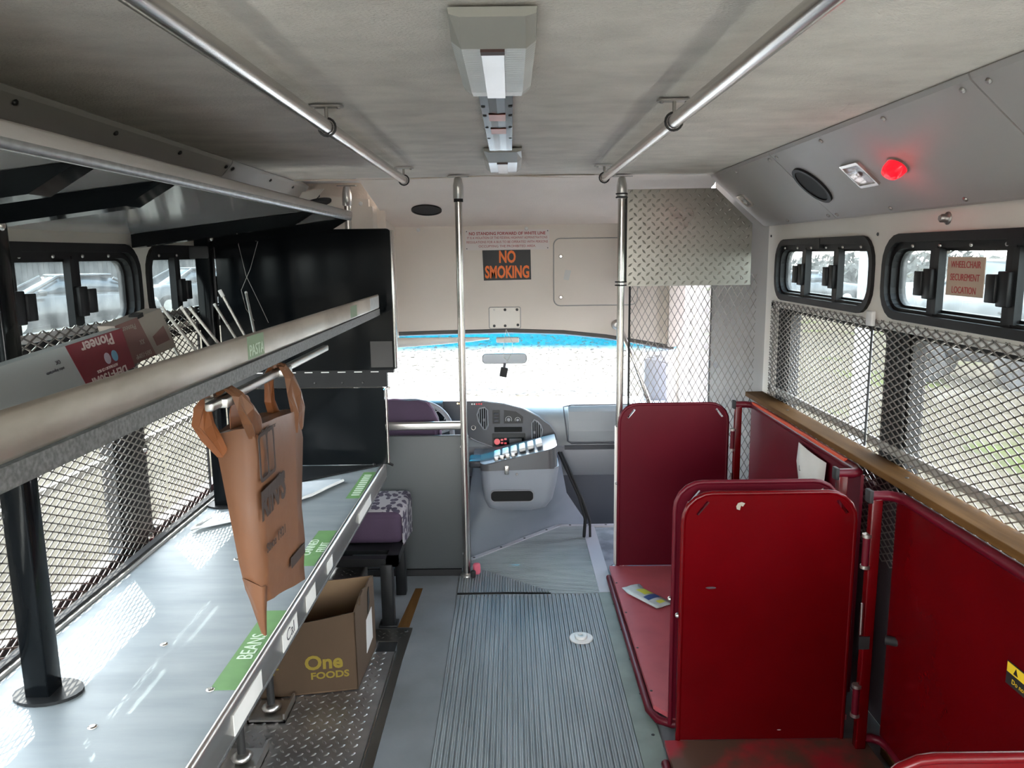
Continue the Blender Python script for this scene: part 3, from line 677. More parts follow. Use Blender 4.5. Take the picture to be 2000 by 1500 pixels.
b2 = thing('stereo_box', (-.88, 1.7, 1.348), 'faded brown and tan printed stereo carton behind the dark red one', 'box')
bp2 = lambda u, v, w: cpt(u+.338, v, w-.014)
MB().prism([(0,0),(.235,0),(.220,.094),(0,.086)], lambda u, v, w: bp2(u, v, w-.036), .036).build('carton', 'box_tan', b2)
r2 = MB().prism([(0,0),(.128,0),(.100,.090),(0,.086)], lambda u, v, w: bp2(u, v, w), .0008).build('brown_panel', 'box_brown', b2)
fl2 = lambda u0, v0: (lambda u, v, w: bp2(u0-u, v0-v, w+.0010))
text('lettering', 'Pioneer', fl2(.052, .074), .017, 'box_tan', r2, xs=1.1)
text('lettering', 'DEH-150MP', fl2(.075, .012), .014, 'box_tan', r2)
text('lettering', 'xx', fl2(.085, .036), .022, 'box_tan', r2)
MB().prism([(.145,.018),(.215,.020),(.205,.055),(.140,.040)], lambda u, v, w: bp2(u, v, w), .0008).build('dark_patch', 'box_brown', b2)
MB().prism([(.10,.086),(.128,.088),(.130,.097),(.108,.094)], lambda u, v, w: bp2(u, v, w-.02), .022).build('hang_tab', 'rubber', b2)

# black cabinet front at the end of the worktop
cb = thing('black_cabinet', (-.9, 3.3, .655), 'tall glossy black two-leaf cabinet at the far end of the worktop', 'cabinet')
MB().prism(rrect(-1.25, 1.088, -.505, 1.690, [.012,.02,.0,.0]), XZ(3.300), .045).build('upper_leaf', 'gloss_black', cb)
MB().rbox((-.510, 3.299, 1.092), (-.497, 3.346, 1.684), .005).build('edge_channel', 'chrome', cb)
hg = MB().box((-1.25, 3.306, 1.075), (-.515, 3.34, 1.088)).build('hinge', 'satin_black', cb)
for i in range(9): MB().box((-1.19+i*.072, 3.304, 1.0775), (-1.19+i*.072+.034, 3.3065, 1.0815)).build('hinge_knuckle', 'white_plastic', hg)
tb = MB().box((-1.25, 3.308, 1.012), (-.545, 3.336, 1.075)).build('middle_rail', 'satin_black', cb)
for x in (-1.06, -.98, -.86, -.74, -.65): screw((x, 3.308, 1.032), (0,-1,0), tb, .005, .003, 'screw_dark')
MB().prism(rrect(-1.25, .664, -.560, 1.008, [.01,.015,0,0]), XZ(3.304), .030).build('lower_leaf', 'gloss_black', cb)
MB().tube([(-.553, 3.315, .668), (-.553, 3.315, 1.000), (-.546, 3.318, 1.008), (-.538, 3.322, 1.002)], .006, 8).build('lower_edge', 'chrome', cb)
MB().box((-.610, 3.2985, 1.100), (-.515, 3.2999, 1.213)).build('grey_patch', 'patch_grey', cb)
MB().prism([(-1.15, 2.93), (-.93, 3.03), (-.59, 3.302), (-1.15, 3.302)], XY(.6555), .006).build('bottom_flap', 'satin_black', cb)
MB().tube([(-.62, 3.30, .664), (-.59, 3.335, .664), (-.565, 3.36, .655), (-.545, 3.375, .640)], .006, 6).build('pull_cord', 'rubber', cb)
MB().lathe([(.012, 0), (.026, .004), (.030, .02), (.022, .03), (.012, .034)], (-.80, 3.32, 1.689), (0,0,1), 14).build('top_knob', 'rubber', cb)
for x in (-.827, -.773): screw((x, 3.318, 1.706), (0,-1,0), cb, .009, .012, 'chrome', 'bolt')
w1 = MB().tube([(-1.15, 3.29, 1.66), (-1.12, 3.285, 1.50), (-1.07, 3.285, 1.38), (-1.04, 3.29, 1.30)], .0009, 5)
w1.tube([(-1.055, 3.29, 1.665), (-1.10, 3.285, 1.53), (-1.145, 3.285, 1.44), (-1.13, 3.285, 1.36), (-1.10, 3.288, 1.31)], .0009, 5)
tag(w1.build('thin_wire', 'bracket_metal'), 'thin crossed wires hanging in front of the black panel', 'wire')
# clear plastic sheet lying on the worktop
ps = MB(); P = [(-1.096, 2.50), (-1.07, 2.66), (-1.0, 2.72), (-.99, 2.88), (-.93, 3.02), (-.72, 3.08), (-.70, 3.05), (-.78, 2.86), (-.95, 2.61)]
ps.prism(P, XY(.6625), .004); k = len(P)
po = ps.build('film', 'plastic_sheet')
tag(po, 'pale plastic sheet with rolled edge lying on the worktop', 'plastic sheet'); po.name = 'plastic_sheet'
MB().tube([(x, y, .668) for x, y in ((-1.08, 2.62), (-1.096, 2.50), (-1.02, 2.56), (-.95, 2.61), (-.87, 2.74), (-.78, 2.86), (-.74, 2.96), (-.70, 3.05))], .006, 8).build('rolled_edge', 'white_plastic', po)

# brown carrier bag hung by both handles on the rod
bg = thing('carrier_bag', (-.575, 1.7, .73), 'brown plastic carrier bag hanging from the rod above the worktop', 'bag')
def wob(i, j): return .006*math.sin(i*2.1+j*1.7)+.004*math.sin(i*3.7-j*2.3)
Z = [1.225, 1.16, 1.08, 1.00, .92, .86, .83]
rings = []
for i, z in enumerate(Z):
    t = i/(len(Z)-1)
    yf = 1.580+.010*math.sin(i*1.3); yr = 1.945-.035*t+.012*math.sin(i*1.1)
    xf = -.550+.004*math.sin(i*2)
    zr = lambda y: z-(y-1.58)/.365*(.035+.065*t)
    ring = []
    for j in range(7):
        y = yf+(yr-yf)*j/6; ring.append((xf+wob(i, j)*.35, y, zr(y)))
    xl = -.640+.055*t; yl = 1.60-.005*t
    ring += [(xf-.030*(1-t)-.006, yr+.004, zr(yr)), (xl-.01, (yl+yr)/2+.02, zr(1.78)), (xl, yl, z-.02*(1-t))]
    ring += [((xl*.45+xf*.55)-.012*math.sin(t*3), 1.588+.02*(1-t), z-.01)]
    rings.append(ring)
bgm = MB().loft(rings, True, True); bo = bgm.build('bag_body', 'bag', bg)
# hanging gusset tail below the fold
tl = MB().loft([[(-.552, 1.578, .87), (-.546, 1.60, .862), (-.588, 1.603, .875), (-.598, 1.592, .885)], [(-.554, 1.580, .80), (-.549, 1.590, .80), (-.572, 1.598, .81), (-.580, 1.592, .815)], [(-.553, 1.583, .752), (-.551, 1.588, .752), (-.560, 1.592, .756), (-.562, 1.586, .757)]])
tl.build('gusset_tail', 'bag', bg)
def strap(pts, ws, nm, m='bag'):
    rr = []
    for i, ((x, y, z), (wx, wy)) in enumerate(zip(pts, ws)):
        k = .004*math.sin(i*2.3)
        rr.append([(x-wx, y-wy, z+.006), (x-wx*.4+.006+k, y-wy*.45, z+.002), (x+.001, y, z-.004+k), (x+wx*.4+.005-k, y+wy*.5, z+.003), (x+wx, y+wy, z+.006),
                   (x+wx*.4+.002-k, y+wy*.5, z+.003), (x-.003, y, z-.004+k), (x-wx*.4+.003+k, y-wy*.45, z+.002)])
    return MB().loft(rr, True, True, False).build(nm, m, bg)
strap([(-.552, 1.615, 1.195), (-.546, 1.575, 1.235), (-.546, 1.545, 1.268), (-.556, 1.530, 1.300), (-.576, 1.525, 1.3175), (-.596, 1.525, 1.308)], [(.004, .038), (.006, .040), (.006, .030), (.005, .020), (.003, .019), (.003, .018)], 'near_handle')
strap([(-.622, 1.606, 1.15), (-.634, 1.578, 1.195), (-.638, 1.548, 1.235), (-.628, 1.528, 1.275), (-.606, 1.520, 1.306), (-.588, 1.520, 1.3165)], [(.012, .006), (.018, .012), (.018, .014), (.012, .014), (.006, .016), (.003, .017)], 'near_handle_back', 'bag_in')
strap([(-.551, 1.925, 1.135), (-.547, 1.925, 1.185), (-.547, 1.900, 1.235), (-.551, 1.880, 1.280), (-.566, 1.874, 1.310), (-.584, 1.874, 1.3175)], [(.003, .042), (.005, .046), (.006, .040), (.005, .024), (.004, .018), (.003, .016)], 'far_handle')
strap([(-.598, 1.915, 1.15), (-.604, 1.880, 1.22), (-.600, 1.872, 1.29), (-.586, 1.872, 1.316)], [(.010, .022), (.008, .016), (.006, .014), (.003, .014)], 'far_handle_back', 'bag_in')
for dy, h in ((-.012, .024), (.010, .030)): MB().cyl((-.582, 1.874+dy, 1.314), (-.580, 1.874+dy*1.8, 1.318+h), .010, .001, 6).build('knot_tip', 'bag', bg)
tngue = MB().prism(rrect(1.66, 1.19, 1.80, 1.262, [0,.035,.035,0]), lambda u, v, w: (-.625+w, u, v), .002).build('mouth_tab', 'bag_in', bg)
pm = lambda u0, v0: basis((-.5435, u0, v0), (0, 1, -.16), (0,0,1), (1,0,0))
def bagprint(nm, poly): return MB().prism(poly, lambda u, v, w: (-.5425+w, u, v-(u-1.58)*.20), .0012).build(nm, 'bag_print', bo)
bagprint('logo_bar', [(1.590, 1.058), (1.755, 1.090), (1.755, 1.116), (1.590, 1.082)])
MB().holed(rrect(1.592, 1.098, 1.700, 1.205, .012), [rrect(1.602, 1.106, 1.645, 1.197, .008), rrect(1.653, 1.106, 1.692, 1.197, .008)], lambda u, v, w: (-.5425+w, u, v), .0012).build('logo_frame', 'bag_print', bo)
text('lettering', "RIN'S", basis((-.5418, 1.672, 1.045), (0, 1, .02), (0,.08,1), (1,0,0)), .085, 'bag_print', bo, xs=.92, bold=.035)
text('lettering', 'Since 1921', basis((-.5418, 1.672, .945), (0, 1, -.02), (0,.08,1), (1,0,0)), .030, 'bag_print', bo, xs=1.1, bold=.01)
text('lettering', 'a family grocer', basis((-.5418, 1.66, 1.205), (0, 1, -.05), (0,.08,1), (1,0,0)), .016, 'bag_print', bo, xs=1.2)
bagprint('barcode_bar', [(1.770, .868), (1.890, .885), (1.890, .912), (1.770, .895)])

# bench seat, tread-plate box, carton and floor plates
bs = thing('bench_seat', (-.63, 3.3, 0), 'purple bench seat with leaf-patterned top on a black frame', 'seat')
cu = MB().rbox((-.80, 3.26, .305), (-.498, 3.585, .452), .03, 3).build('cushion', 'purple', bs)
MB().rbox((-.802, 3.275, .40), (-.494, 3.590, .458), .024, 3).build('patterned_cover', 'pattern_fabric', cu)
MB().prism([(3.27, .30), (3.58, .25), (3.585, .42), (3.275, .42)], YZ(-.4985), .004).build('side_cover', 'pattern_fabric', cu)
fr = MB().box((-.80, 3.085, .275), (-.495, 3.125, .310)).box((-.80, 3.40, .275), (-.495, 3.44, .31)).box((-.545, 3.085, .275), (-.495, 3.44, .31)).box((-.80, 3.2, .285), (-.51, 3.58, .303)).build('seat_frame', 'satin_black', bs)
MB().rbox((-.570, 3.080, 0.001), (-.518, 3.130, .285), .004).build('leg', 'satin_black', bs)
MB().rbox((-.557, 3.395, 0.001), (-.510, 3.445, .285), .004).build('leg', 'satin_black', bs)
MB().rbox((-.80, 3.395, 0.001), (-.755, 3.445, .285), .004).build('leg', 'satin_black', bs)
MB().rbox((-.585, 3.075, .001), (-.505, 3.14, .012), .002).build('foot_pad', 'satin_black', bs)
tp = thing('tread_plate_box', (-.8, 3.1, 0), 'diamond tread plate wheel box half hidden behind the carton', 'wheel box')
MB().rbox((-1.2, 3.015, .001), (-.655, 3.255, .225), .012).build('box_shell', 'plate', tp)
lg = lugs(-1.2, 3.02, -.665, 3.25, .036, XY(.2245)); lg.build('tread_lugs', 'plate', tp)['kind'] = 'stuff'
lg = lugs(3.03, .03, 3.245, .215, .036, lambda u, v, w: (-.6555+w, u, v)); lg.build('side_lugs', 'plate', tp)['kind'] = 'stuff'
# carton
ct = thing('carton', (-.75, 2.7, 0), 'open brown cardboard carton standing under the worktop', 'box')
ang = math.atan2(.058, .348); ex = Vector((math.cos(ang), math.sin(ang), 0)); ey = Vector((.035, .999, 0)); o0 = Vector((-.926, 2.535, .010))
cp = lambda u, v, w: tuple(o0+ex*u+ey*v+Vector((0, 0, w)))
W_, D_, H_, T_ = .353, .315, .292, .005
def panel(nm, u0, v0, u1, v1, prof, m='cardboard'):
    # wall whose top edge follows prof heights along it
    b = MB(); n = len(prof); e = Vector((u1-u0, v1-v0)); L = e.length; e /= L; nrm = Vector((-e.y, e.x))*T_
    fr_ = [cp(u0+e.x*L*i/(n-1), v0+e.y*L*i/(n-1), z) for i in range(n) for z in (0, prof[i])]
    bk = [cp(u0+e.x*L*i/(n-1)+nrm.x, v0+e.y*L*i/(n-1)+nrm.y, z) for i in range(n) for z in (0, prof[i])]
    m_ = 2*n; fs = []
    for i in range(n-1):
        a = 2*i; fs += [(a, a+2, a+3, a+1), (m_+a, m_+a+1, m_+a+3, m_+a+2), (a+1, a+3, m_+a+3, m_+a+1), (a, m_+a, m_+a+2, a+2)]
    fs += [(0, 1, m_+1, m_), (m_-2, 2*m_-2, 2*m_-1, m_-1)]
    return b.add(fr_+bk, fs).build(nm, m, ct)
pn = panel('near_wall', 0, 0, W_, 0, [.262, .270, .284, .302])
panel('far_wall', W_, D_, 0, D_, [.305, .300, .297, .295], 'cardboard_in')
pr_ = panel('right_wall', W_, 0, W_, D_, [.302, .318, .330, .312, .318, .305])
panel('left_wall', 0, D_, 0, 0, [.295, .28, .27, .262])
MB().prism([(0,0),(W_,0),(W_,D_),(0,D_)], lambda u, v, w: cp(u, v, w), .005).build('bottom', 'cardboard_in', ct)
MB().prism([(.10,.268),(.15,.258),(.145,.276),(.11,.284)], lambda u, v, w: cp(u-.02, .03+w, v-.005), .03).build('torn_flap', 'paper', ct)
MB().prism([(.06,.30),(.12,.285),(.11,.335),(.075,.33)], lambda u, v, w: cp(W_+w, u, v), .006).build('crumpled_edge', 'cardboard', pr_)
MB().prism([(.19,.20),(.225,.235),(.22,.30),(.20,.285)], lambda u, v, w: cp(W_+.001+w, u, v), .002).build('hand_hole', 'hole', pr_)
MB().prism([(.15,.06),(.255,.07),(.255,.20),(.16,.19)], lambda u, v, w: cp(W_+.001+w, u, v), .0012).build('shipping_label', 'paper', pr_)
pm2 = lambda u0, v0: basis(cp(u0, -.001, v0), ex, (0,0,1), (.16, -.99, 0))
text('lettering', 'One', pm2(.235, .118), .075, 'carton_print', pn, xs=1.0, bold=.03)
text('lettering', 'FOODS', pm2(.255, .068), .036, 'carton_print', pn, xs=1.15, bold=.03)
text('lettering', 'F', pm2(.065, .105), .06, 'carton_print', pn)
# sheet of tread plate on the floor under the worktop
fp = struct(MB().prism([(-1.27, .3), (-.500, .3), (-.487, 2.83), (-.487, 2.868), (-.565, 2.868), (-.565, 2.955), (-1.27, 2.955)], XY(.0005), .0055).build('floor_plate', 'plate_floor'))
lg = lugs(-1.0, 1.75, -.50, 2.95, .042, XY(.0058), L=.026, W=.0085, h=.0048, clip=lambda u, v: not (u > -.575 and v > 2.86)); lg.build('tread_lugs', 'plate_floor', fp)['kind'] = 'stuff'
MB().prism([(-.496, .3), (-.490, .3), (-.478, 2.868), (-.484, 2.868)], XY(.001), .008).build('bright_edge', 'chrome', fp)
st = MB().prism([(-.489, .3), (-.458, .3), (-.446, 2.80), (-.438, 3.07), (-.62, 3.06), (-.62, 2.96), (-.486, 2.955), (-.475, 2.868)], XY(.0005), .0035).build('floor_plate_rim', 'plate', fp)
lg = lugs(-.60, 2.975, -.45, 3.06, .036, XY(.004), L=.018, W=.006, h=.002); lg.build('rim_lugs', 'plate', fp)['kind'] = 'stuff'
screw((-.462, 3.04, .004), (0,0,1), st, .008, .003, 'screw_dark')
MB().box((-.565, 2.868, -.04), (-.487, 2.955, .0008)).build('recess', 'hole', fp)
# ============================================================ RIGHT SIDE: roll carts, wood rail, mesh guards
def cart(yn, yf, label, near, deckmat):
    c = thing('roll_cart', (.77, (yn+yf)/2, 0), label, 'cart', 'red folding roll carts along the right wall')
    dk = MB().prism([(.470, yn+.075), (.530, yn+.004), (1.10, yn+.004), (1.10, yf-.005), (.470, yf-.005)], XY(.034), .018).build('deck', deckmat, c)
    b = MB().tube([(1.08, yn+.0, .026), (.60, yn+.0, .026), (.520, yn+.004, .026), (.478, yn+.03, .026), (.458, yn+.085, .026), (.458, yf-.08, .026)], .014, 8).build('deck_rim', 'red_dark', dk)
    for i in range(4): screw((.478, yn+.16+i*.30, .052), (0,0,1), dk, .005, .002, 'screw_dark')
    def endp(y, nm, front):
        m_ = 'red_gloss' if front else 'red_dark'
        sl = [[(.548, .800), (.556, .796), (.588, .836), (.580, .842)], [(1.008, .800), (1.000, .796), (.968, .836), (.976, .842)]]
        p = MB().holed(rrect(.512, .054, 1.030, .862, [.0, .085, .085, .0]), sl, XZ(y-.006), .012).build(nm, m_, c)
        pts = [(.512, y, .03), (.512, y, .77)]+[(.597-.085*math.cos(t), y, .777+.085*math.sin(t)) for t in [math.radians(a) for a in (15, 35, 55, 75, 90)]]
        pts += [(1.030-.085+.085*math.cos(t), y, .777+.085*math.sin(t)) for t in [math.radians(a) for a in (90, 75, 55, 35, 15)]]+[(1.030, y, .77), (1.030, y, .03)]
        MB().tube(pts, .0085, 8).build('panel_rim', m_, p)
        screw((.502, y-.004, .475), (-1,0,0), p, .008, .008, 'bracket_metal', 'catch')
        return p
    p1 = endp(yf, 'far_panel', False)
    p2 = endp(yn, 'near_panel', near)
    # back panel on the wall side with end posts and bent top rail
    bp = MB().box((1.122, yn+.06, .10), (1.132, yf-.06, .862)).build('back_panel', 'red_gloss' if not near else 'red_dark', c)
    tp_ = [(1.045, yf-.06, .868), (1.095, yf-.06, .868), (1.118, yf-.075, .868), (1.127, yf-.11, .868), (1.127, yn+.11, .868), (1.118, yn+.075, .868), (1.095, yn+.06, .868), (1.045, yn+.06, .868)]
    MB().tube(tp_, .016, 8).build('top_rail', 'red_dark', bp)
    MB().tube([(x, y, .09) for x, y, z in tp_], .014, 8).build('bottom_rail', 'red_dark', bp)
    for y in (yn+.06, yf-.06):
        po = MB().rbox((1.044, y-.014, .06), (1.076, y+.014, .862), .004).build('end_post', 'red_gloss', bp)
        MB().rbox((1.034, y-.016, .850), (1.046, y+.016, .888), .002).build('end_cap', 'rubber', po)
        for z in (.70, .22):
            h = MB().cyl((1.038, y-.006, z-.05), (1.038, y-.006, z+.05), .011, n=10).build('hinge', 'red_dark', po)
            for q in (-.052, .044): MB().cyl((1.038, y-.006, z+q), (1.038, y-.006, z+q+.010), .014, n=10).build('hinge_collar', 'bracket_metal', h)
        MB().box((1.031, y-.018, .395), (1.062, y-.012, .435)).build('black_band', 'rubber', po)
        MB().tube([(1.035, y-.012, .54), (1.036, y-.012, .44)], .005, 6).build('hinge_rod', 'chrome', po)
    return c, bp, p2
cA, bpA, pA = cart(2.330, 3.594, 'red roll cart under the tread plate partition, its deck in view', False, 'red_deck')
cB, bpB, pB = cart(.990, 2.215, 'nearer red roll cart, its tall glossy panel facing the camera', True, 'red_deck_worn')
for o in bpy.data.objects:
    if o.parent == cB and o.name.startswith('far_panel'):
        o.data.materials[0] = M['red_gloss']
        for q in bpy.data.objects:
            if q.parent == o and q.name.startswith('panel_rim'): q.data.materials[0] = M['red_gloss']; 
        MB().prism([(.668, .824), (.673, .834), (.684, .837), (.694, .833), (.688, .823), (.682, .826), (.679, .812), (.670, .815)], XZ(2.2072), .0012).build('paint_chip', 'chip', o)
        for x, z, s in ((.60, .565, .010), (.83, .085, .004)):
            MB().prism(ell(x, z, s*1.6, s*.35, 10), XZ(2.2078), .0008).build('scuff', 'wall_dark' if s > .007 else 'paper', o)
    if o.parent == cB and o.name.startswith('near_panel'):
        MB().prism([(.66, .815), (.67, .838), (.69, .84), (.70, .83), (.69, .81)], XZ(.9822), .0012).build('paint_chip', 'chip', o)
o = bpB; o.data.materials[0] = M['red_gloss']
bpA.data.materials[0] = M['red_dark']
MB().box((1.1135, 2.50, .866), (1.1235, 3.50, .8865)).build('painted_glow_strip', 'orange_red', bpA)  # orange glow along the rail edge, light painted in as colour
for pth in ([(1.62, .30), (1.64, .33), (1.655, .32), (1.635, .25)],): MB().prism(pth, YZ(1.1212), -.0012).build('paint_chip', 'paper', bpB)
MB().prism([(1.60, .13), (1.62, .15), (1.615, .08)], YZ(1.1212), -.0012).build('paint_chip', 'paper', bpB)
wl = MB().box((1.1195, 1.28, .600), (1.1215, 1.615, .655)).build('warning_label', 'sign_black', bpB)
MB().box((1.1188, 1.28, .630), (1.1196, 1.613, .653)).build('yellow_band', 'yellow_tape', wl)
MB().prism([(1.575, .634), (1.590, .634), (1.5825, .650)], YZ(1.1187), -.0006).build('hazard_triangle', 'sign_black', wl)
text('lettering', 'Do not', basis((1.1190, 1.57, .614), (0,-1,0), (0,0,1), (-1,0,0)), .016, 'yellow_tape', wl)
# cross brace and tools seen through the slot
sh = MB().box((1.152, 1.98, .002), (1.205, 2.20, .20)).build('wood_block', 'wood')
tag(sh, 'wooden block low down behind the near cart', 'wood block')
kn = thing('hand_tool', (1.16, 2.1, .44), 'black handled tool lying behind the near cart', 'tool')
MB().cyl((1.10, 2.12, .435), (1.19, 2.06, .435), .014, .012, 10).build('handle', 'rubber', kn)
MB().prism([(1.14, .425), (1.20, .430), (1.22, .442), (1.14, .452)], XZ(2.07), .006).build('blade', 'chrome', kn)
# paper notice on the cart's back panel
pp = MB(); rows = []
for i in range(6):
    t = i/5; y = 2.90-.27*t; bend = .012*math.sin(t*2.2+.4)
    rows.append([(1.121-.006-bend, y, .845-.002*i), (1.121-.010-bend*1.6, y-.004, .77-.004*i), (1.121-.004-bend*.8, y-.01, .695-.012*math.sin(t*3.0)-.01*t)])
pp.loft(rows, False, False)
pw = pp.build('paper_notice', 'paper', recalc=False)
tag(pw, 'curled white paper notice stuck on the red back panel', 'paper')
sm = pw.modifiers.new('thick', 'SOLIDIFY'); sm.thickness = .0008
text('mark', 'L', basis((1.098, 2.845, .755), (0,-1,0), (0,0,1), (-1,0,0)), .03, 'ink', pw)
# wooden rail
wd_ = MB().rbox((1.128, .2, .886), (1.213, 3.655, .908), .003).build('wood_rail', 'wood'); tag(wd_, 'long bare wooden rail below the right window mesh', 'rail')
for y in (2.2, 3.2): screw((1.17, y, .908), (0,0,1), wd_, .006, .002, 'screw_dark')
# expanded-metal guards over the lower windows
def guard(nm, side, x, ya, yb, z0, z1, label, bars):
    g = thing(nm, (x, (ya+yb)/2, z0), label, 'mesh guard', 'expanded metal guards over the windows')
    s = 1 if side == 'R' else -1
    e = expanded(ya, z0, yb, z1, .0535, .0245, YZ(x), .0040, .0022*s).build('expanded_mesh', 'mesh_steel', g); e['kind'] = 'stuff'
    for y0, y1, za, zb in bars:
        MB().box((x+s*.0024, y0, za), (x+s*.008, y1, zb)).build('frame_bar', 'alu_bar', g)
    return g
g1 = guard('mesh_guard', 'R', 1.2165, 2.585, 3.60, .56, 1.348, 'expanded metal guard over the front right window, nearest the partition', [(2.585, 3.60, .925, .955), (3.565, 3.60, .91, 1.345), (2.585, 3.60, 1.322, 1.344)])
g2 = guard('mesh_guard', 'R', 1.2165, .25, 2.572, .56, 1.348, 'long expanded metal guard over the right window above the carts', [(.25, 2.572, .925, .955), (.25, 2.572, 1.322, 1.344)])
MB().rbox((1.200, 2.560, 1.325), (1.217, 2.600, 1.375), .004).build('guard_clip', 'white_plastic', g1)
MB().box((1.212, 2.5765, .91), (1.218, 2.5805, 1.36)).build('joint_strip', 'rubber', g1)
g3 = guard('mesh_guard', 'L', -1.243, 1.0, 2.655, .585, 1.392, 'long expanded metal guard over the left window behind the worktop', [(1.0, 2.655, .588, .612), (1.0, 2.655, 1.366, 1.388)])
g4 = guard('mesh_guard', 'L', -1.243, 2.668, 3.04, .585, 1.392, 'short expanded metal guard by the black post, left window', [(2.668, 3.04, .588, .612), (2.668, 3.04, 1.366, 1.388)])
MB().box((-1.245, 3.032, .585), (-1.238, 3.042, 1.39)).build('edge_binding', 'rubber', g4)
for y, z in ((2.05, 1.335), (1.88, .945), (2.50, .64), (2.52, .945)):
    MB().lathe([(.016, 0), (.016, .003), (.007, .005), (.006, .009)], (-1.240, y, z), (1,0,0), 14).build('washer', 'chrome', g3)
# packet on the deck
pk = thing('food_packet', (.6, 3.2, .054), 'shiny empty food packet lying on the red cart deck', 'packet')
Q = [(.488, 3.285), (.575, 3.335), (.695, 3.160), (.612, 3.105)]
g = MB(); n = 6; rw = []
for i in range(n+1):
    t = i/n; a = Vector(Q[0]).lerp(Vector(Q[3]), t); b = Vector(Q[1]).lerp(Vector(Q[2]), t); r_ = []
    for j in range(5):
        s_ = j/4; p = a.lerp(b, s_); r_.append((p.x, p.y, .056+.010*math.sin(s_*3.1)*(.6+.4*math.sin(t*5))+(.012 if i == 0 else 0)+.006*(j == 0)))
    rw.append(r_)
g.loft(rw, False, False); po = g.build('wrapper', 'packet', pk, recalc=False)
md = po.modifiers.new('thick', 'SOLIDIFY'); md.thickness = .003
def pkp(t, s_):
    a = Vector(Q[0]).lerp(Vector(Q[3]), t); b = Vector(Q[1]).lerp(Vector(Q[2]), t); p = a.lerp(b, s_)
    return (p.x, p.y, .0605+.010*math.sin(s_*3.1)*(.6+.4*math.sin(t*5)))
for nm, mm, ts_, ss in (('yellow_print', 'packet_yellow', (.18, .45), (.45, .95)), ('blue_print', 'packet_blue', (.5, .66), (.25, .95)), ('yellow_print', 'packet_yellow', (.76, .88), (.45, .8))):
    gp = MB(); k = 4
    V = [pkp(ts_[0]+(ts_[1]-ts_[0])*i/k, ss[0]+(ss[1]-ss[0])*j/k) for i in range(k+1) for j in range(k+1)]
    gp.add(V, [(i*(k+1)+j, i*(k+1)+j+1, (i+1)*(k+1)+j+1, (i+1)*(k+1)+j) for i in range(k) for j in range(k)], True).build(nm, mm, po)
# floor anchor
an = thing('floor_anchor', (.273, 2.962, .004), 'round white floor anchor disc set in the ribbed aisle', 'floor anchor')
MB().lathe([(.050, 0), (.050, .003), (.046, .005), (.026, .005)], (.273, 2.962, .0036), (0,0,1), 28).build('flange', 'white_plastic', an)
MB().lathe([(.026, 0), (.027, .008), (.024, .011), (.008, .011), (.007, .006)], (.273, 2.962, .0086), (0,0,1), 24).build('hub', 'white_plastic', an)
# sticker in the window
sg = thing('window_sign', (1.209, 2.06, 1.46), 'tan wheelchair securement location sign hung in the right window', 'sign')
MB().box((1.208, 1.975, 1.452), (1.210, 2.145, 1.556)).build('sign_board', 'tan_sign', sg)
for i, wrd in enumerate(('WHEELCHAIR', 'SECUREMENT', 'LOCATION')): text('lettering', wrd, basis((1.2078, 2.060, 1.535-i*.034), (0,-1,0), (0,0,1), (-1,0,0)), .026, 'sign_red', sg, xs=.84)
# cove fittings
def on_cove(y, v=None): return Vector(mpR(y, WR*.5 if v is None else v, .011))
ev = Vector((1.215-.945, 0, 1.694-1.935)).normalized()
def cmap(y, v=None):
    o_ = on_cove(y, v); return lambda a, b, w: tuple(o_+Vector((0, a, 0))+ev*b+nR*w)
spk = thing('cove_speaker', on_cove(2.80, WR*.52), 'round black loudspeaker in the right cove panel', 'speaker')
cm = cmap(2.795, WR*.50)
MB().holed(ell(0, 0, .086, .086, 32), [ell(0, 0, .072, .072, 32)], cm, .008).build('rim', 'frame_black', spk)
MB().prism(ell(0, 0, .074, .074, 32), cm, .004).build('grille', 'speaker_black', spk)
for y, sz, lb in ((2.42, .062, 'large clear square lamp beside the red lamp'), (3.58, .045, 'small clear square lamp in the front cove panel')):
    L_ = thing('cove_lamp', on_cove(y), lb, 'lamp', 'clear lamps in the right cove'); c2 = cmap(y)
    MB().holed(rrect(-sz, -sz*.8, sz, sz*.8, .006), [rrect(-sz*.85, -sz*.64, sz*.85, sz*.64, .004)], c2, .008).build('bezel', 'chrome', L_)
    MB().prism(rrect(-sz*.86, -sz*.66, sz*.86, sz*.66, .004), c2, .002).build('reflector', 'stainless', L_)
    MB().loft([[c2(a, b, w) for a, b in rrect(-sz*q, -sz*.75*q, sz*q, sz*.75*q, .006)] for w, q in ((.004, .84), (.012, .74), (.015, .5))]).build('clear_cover', 'clear_lens', L_)
    MB().lathe([(.008, 0), (.010, .006), (.006, .012)], c2(0, 0, .002), nR, 12).build('bulb', 'white_plastic', L_)
rd = thing('marker_lamp', on_cove(2.19), 'glowing red marker lamp on the right cove', 'lamp'); c2 = cmap(2.19)
MB().prism(ell(0, 0, .046, .030, 20), c2, .006).build('base', 'bracket_metal', rd)
MB().loft([[c2(a, b, w) for a, b in ell(0, 0, .044*q, .028*q, 20)] for w, q in ((.006, 1), (.022, .95), (.034, .75), (.040, .3))]).build('red_lens', 'red_lamp', rd)
rl_ = bpy.data.lights.new('marker_glow', 'POINT'); rl_.energy = .05; rl_.color = (1, .03, .05); rl_.shadow_soft_size = .03
rlo = bpy.data.objects.new('marker_glow', rl_); COL.objects.link(rlo); rlo.location = c2(0, 0, .06); setp(rlo, rd)
bt = thing('eye_bolt', (1.222, 2.19, 1.665), 'steel hex bolt on the cream panel above the right window', 'bolt')
MB().lathe([(.018, 0), (.018, .003), (.011, .004), (.011, .016)], (1.224, 2.19, 1.662), (-1,0,0), 14).build('washer', 'bracket_metal', bt)
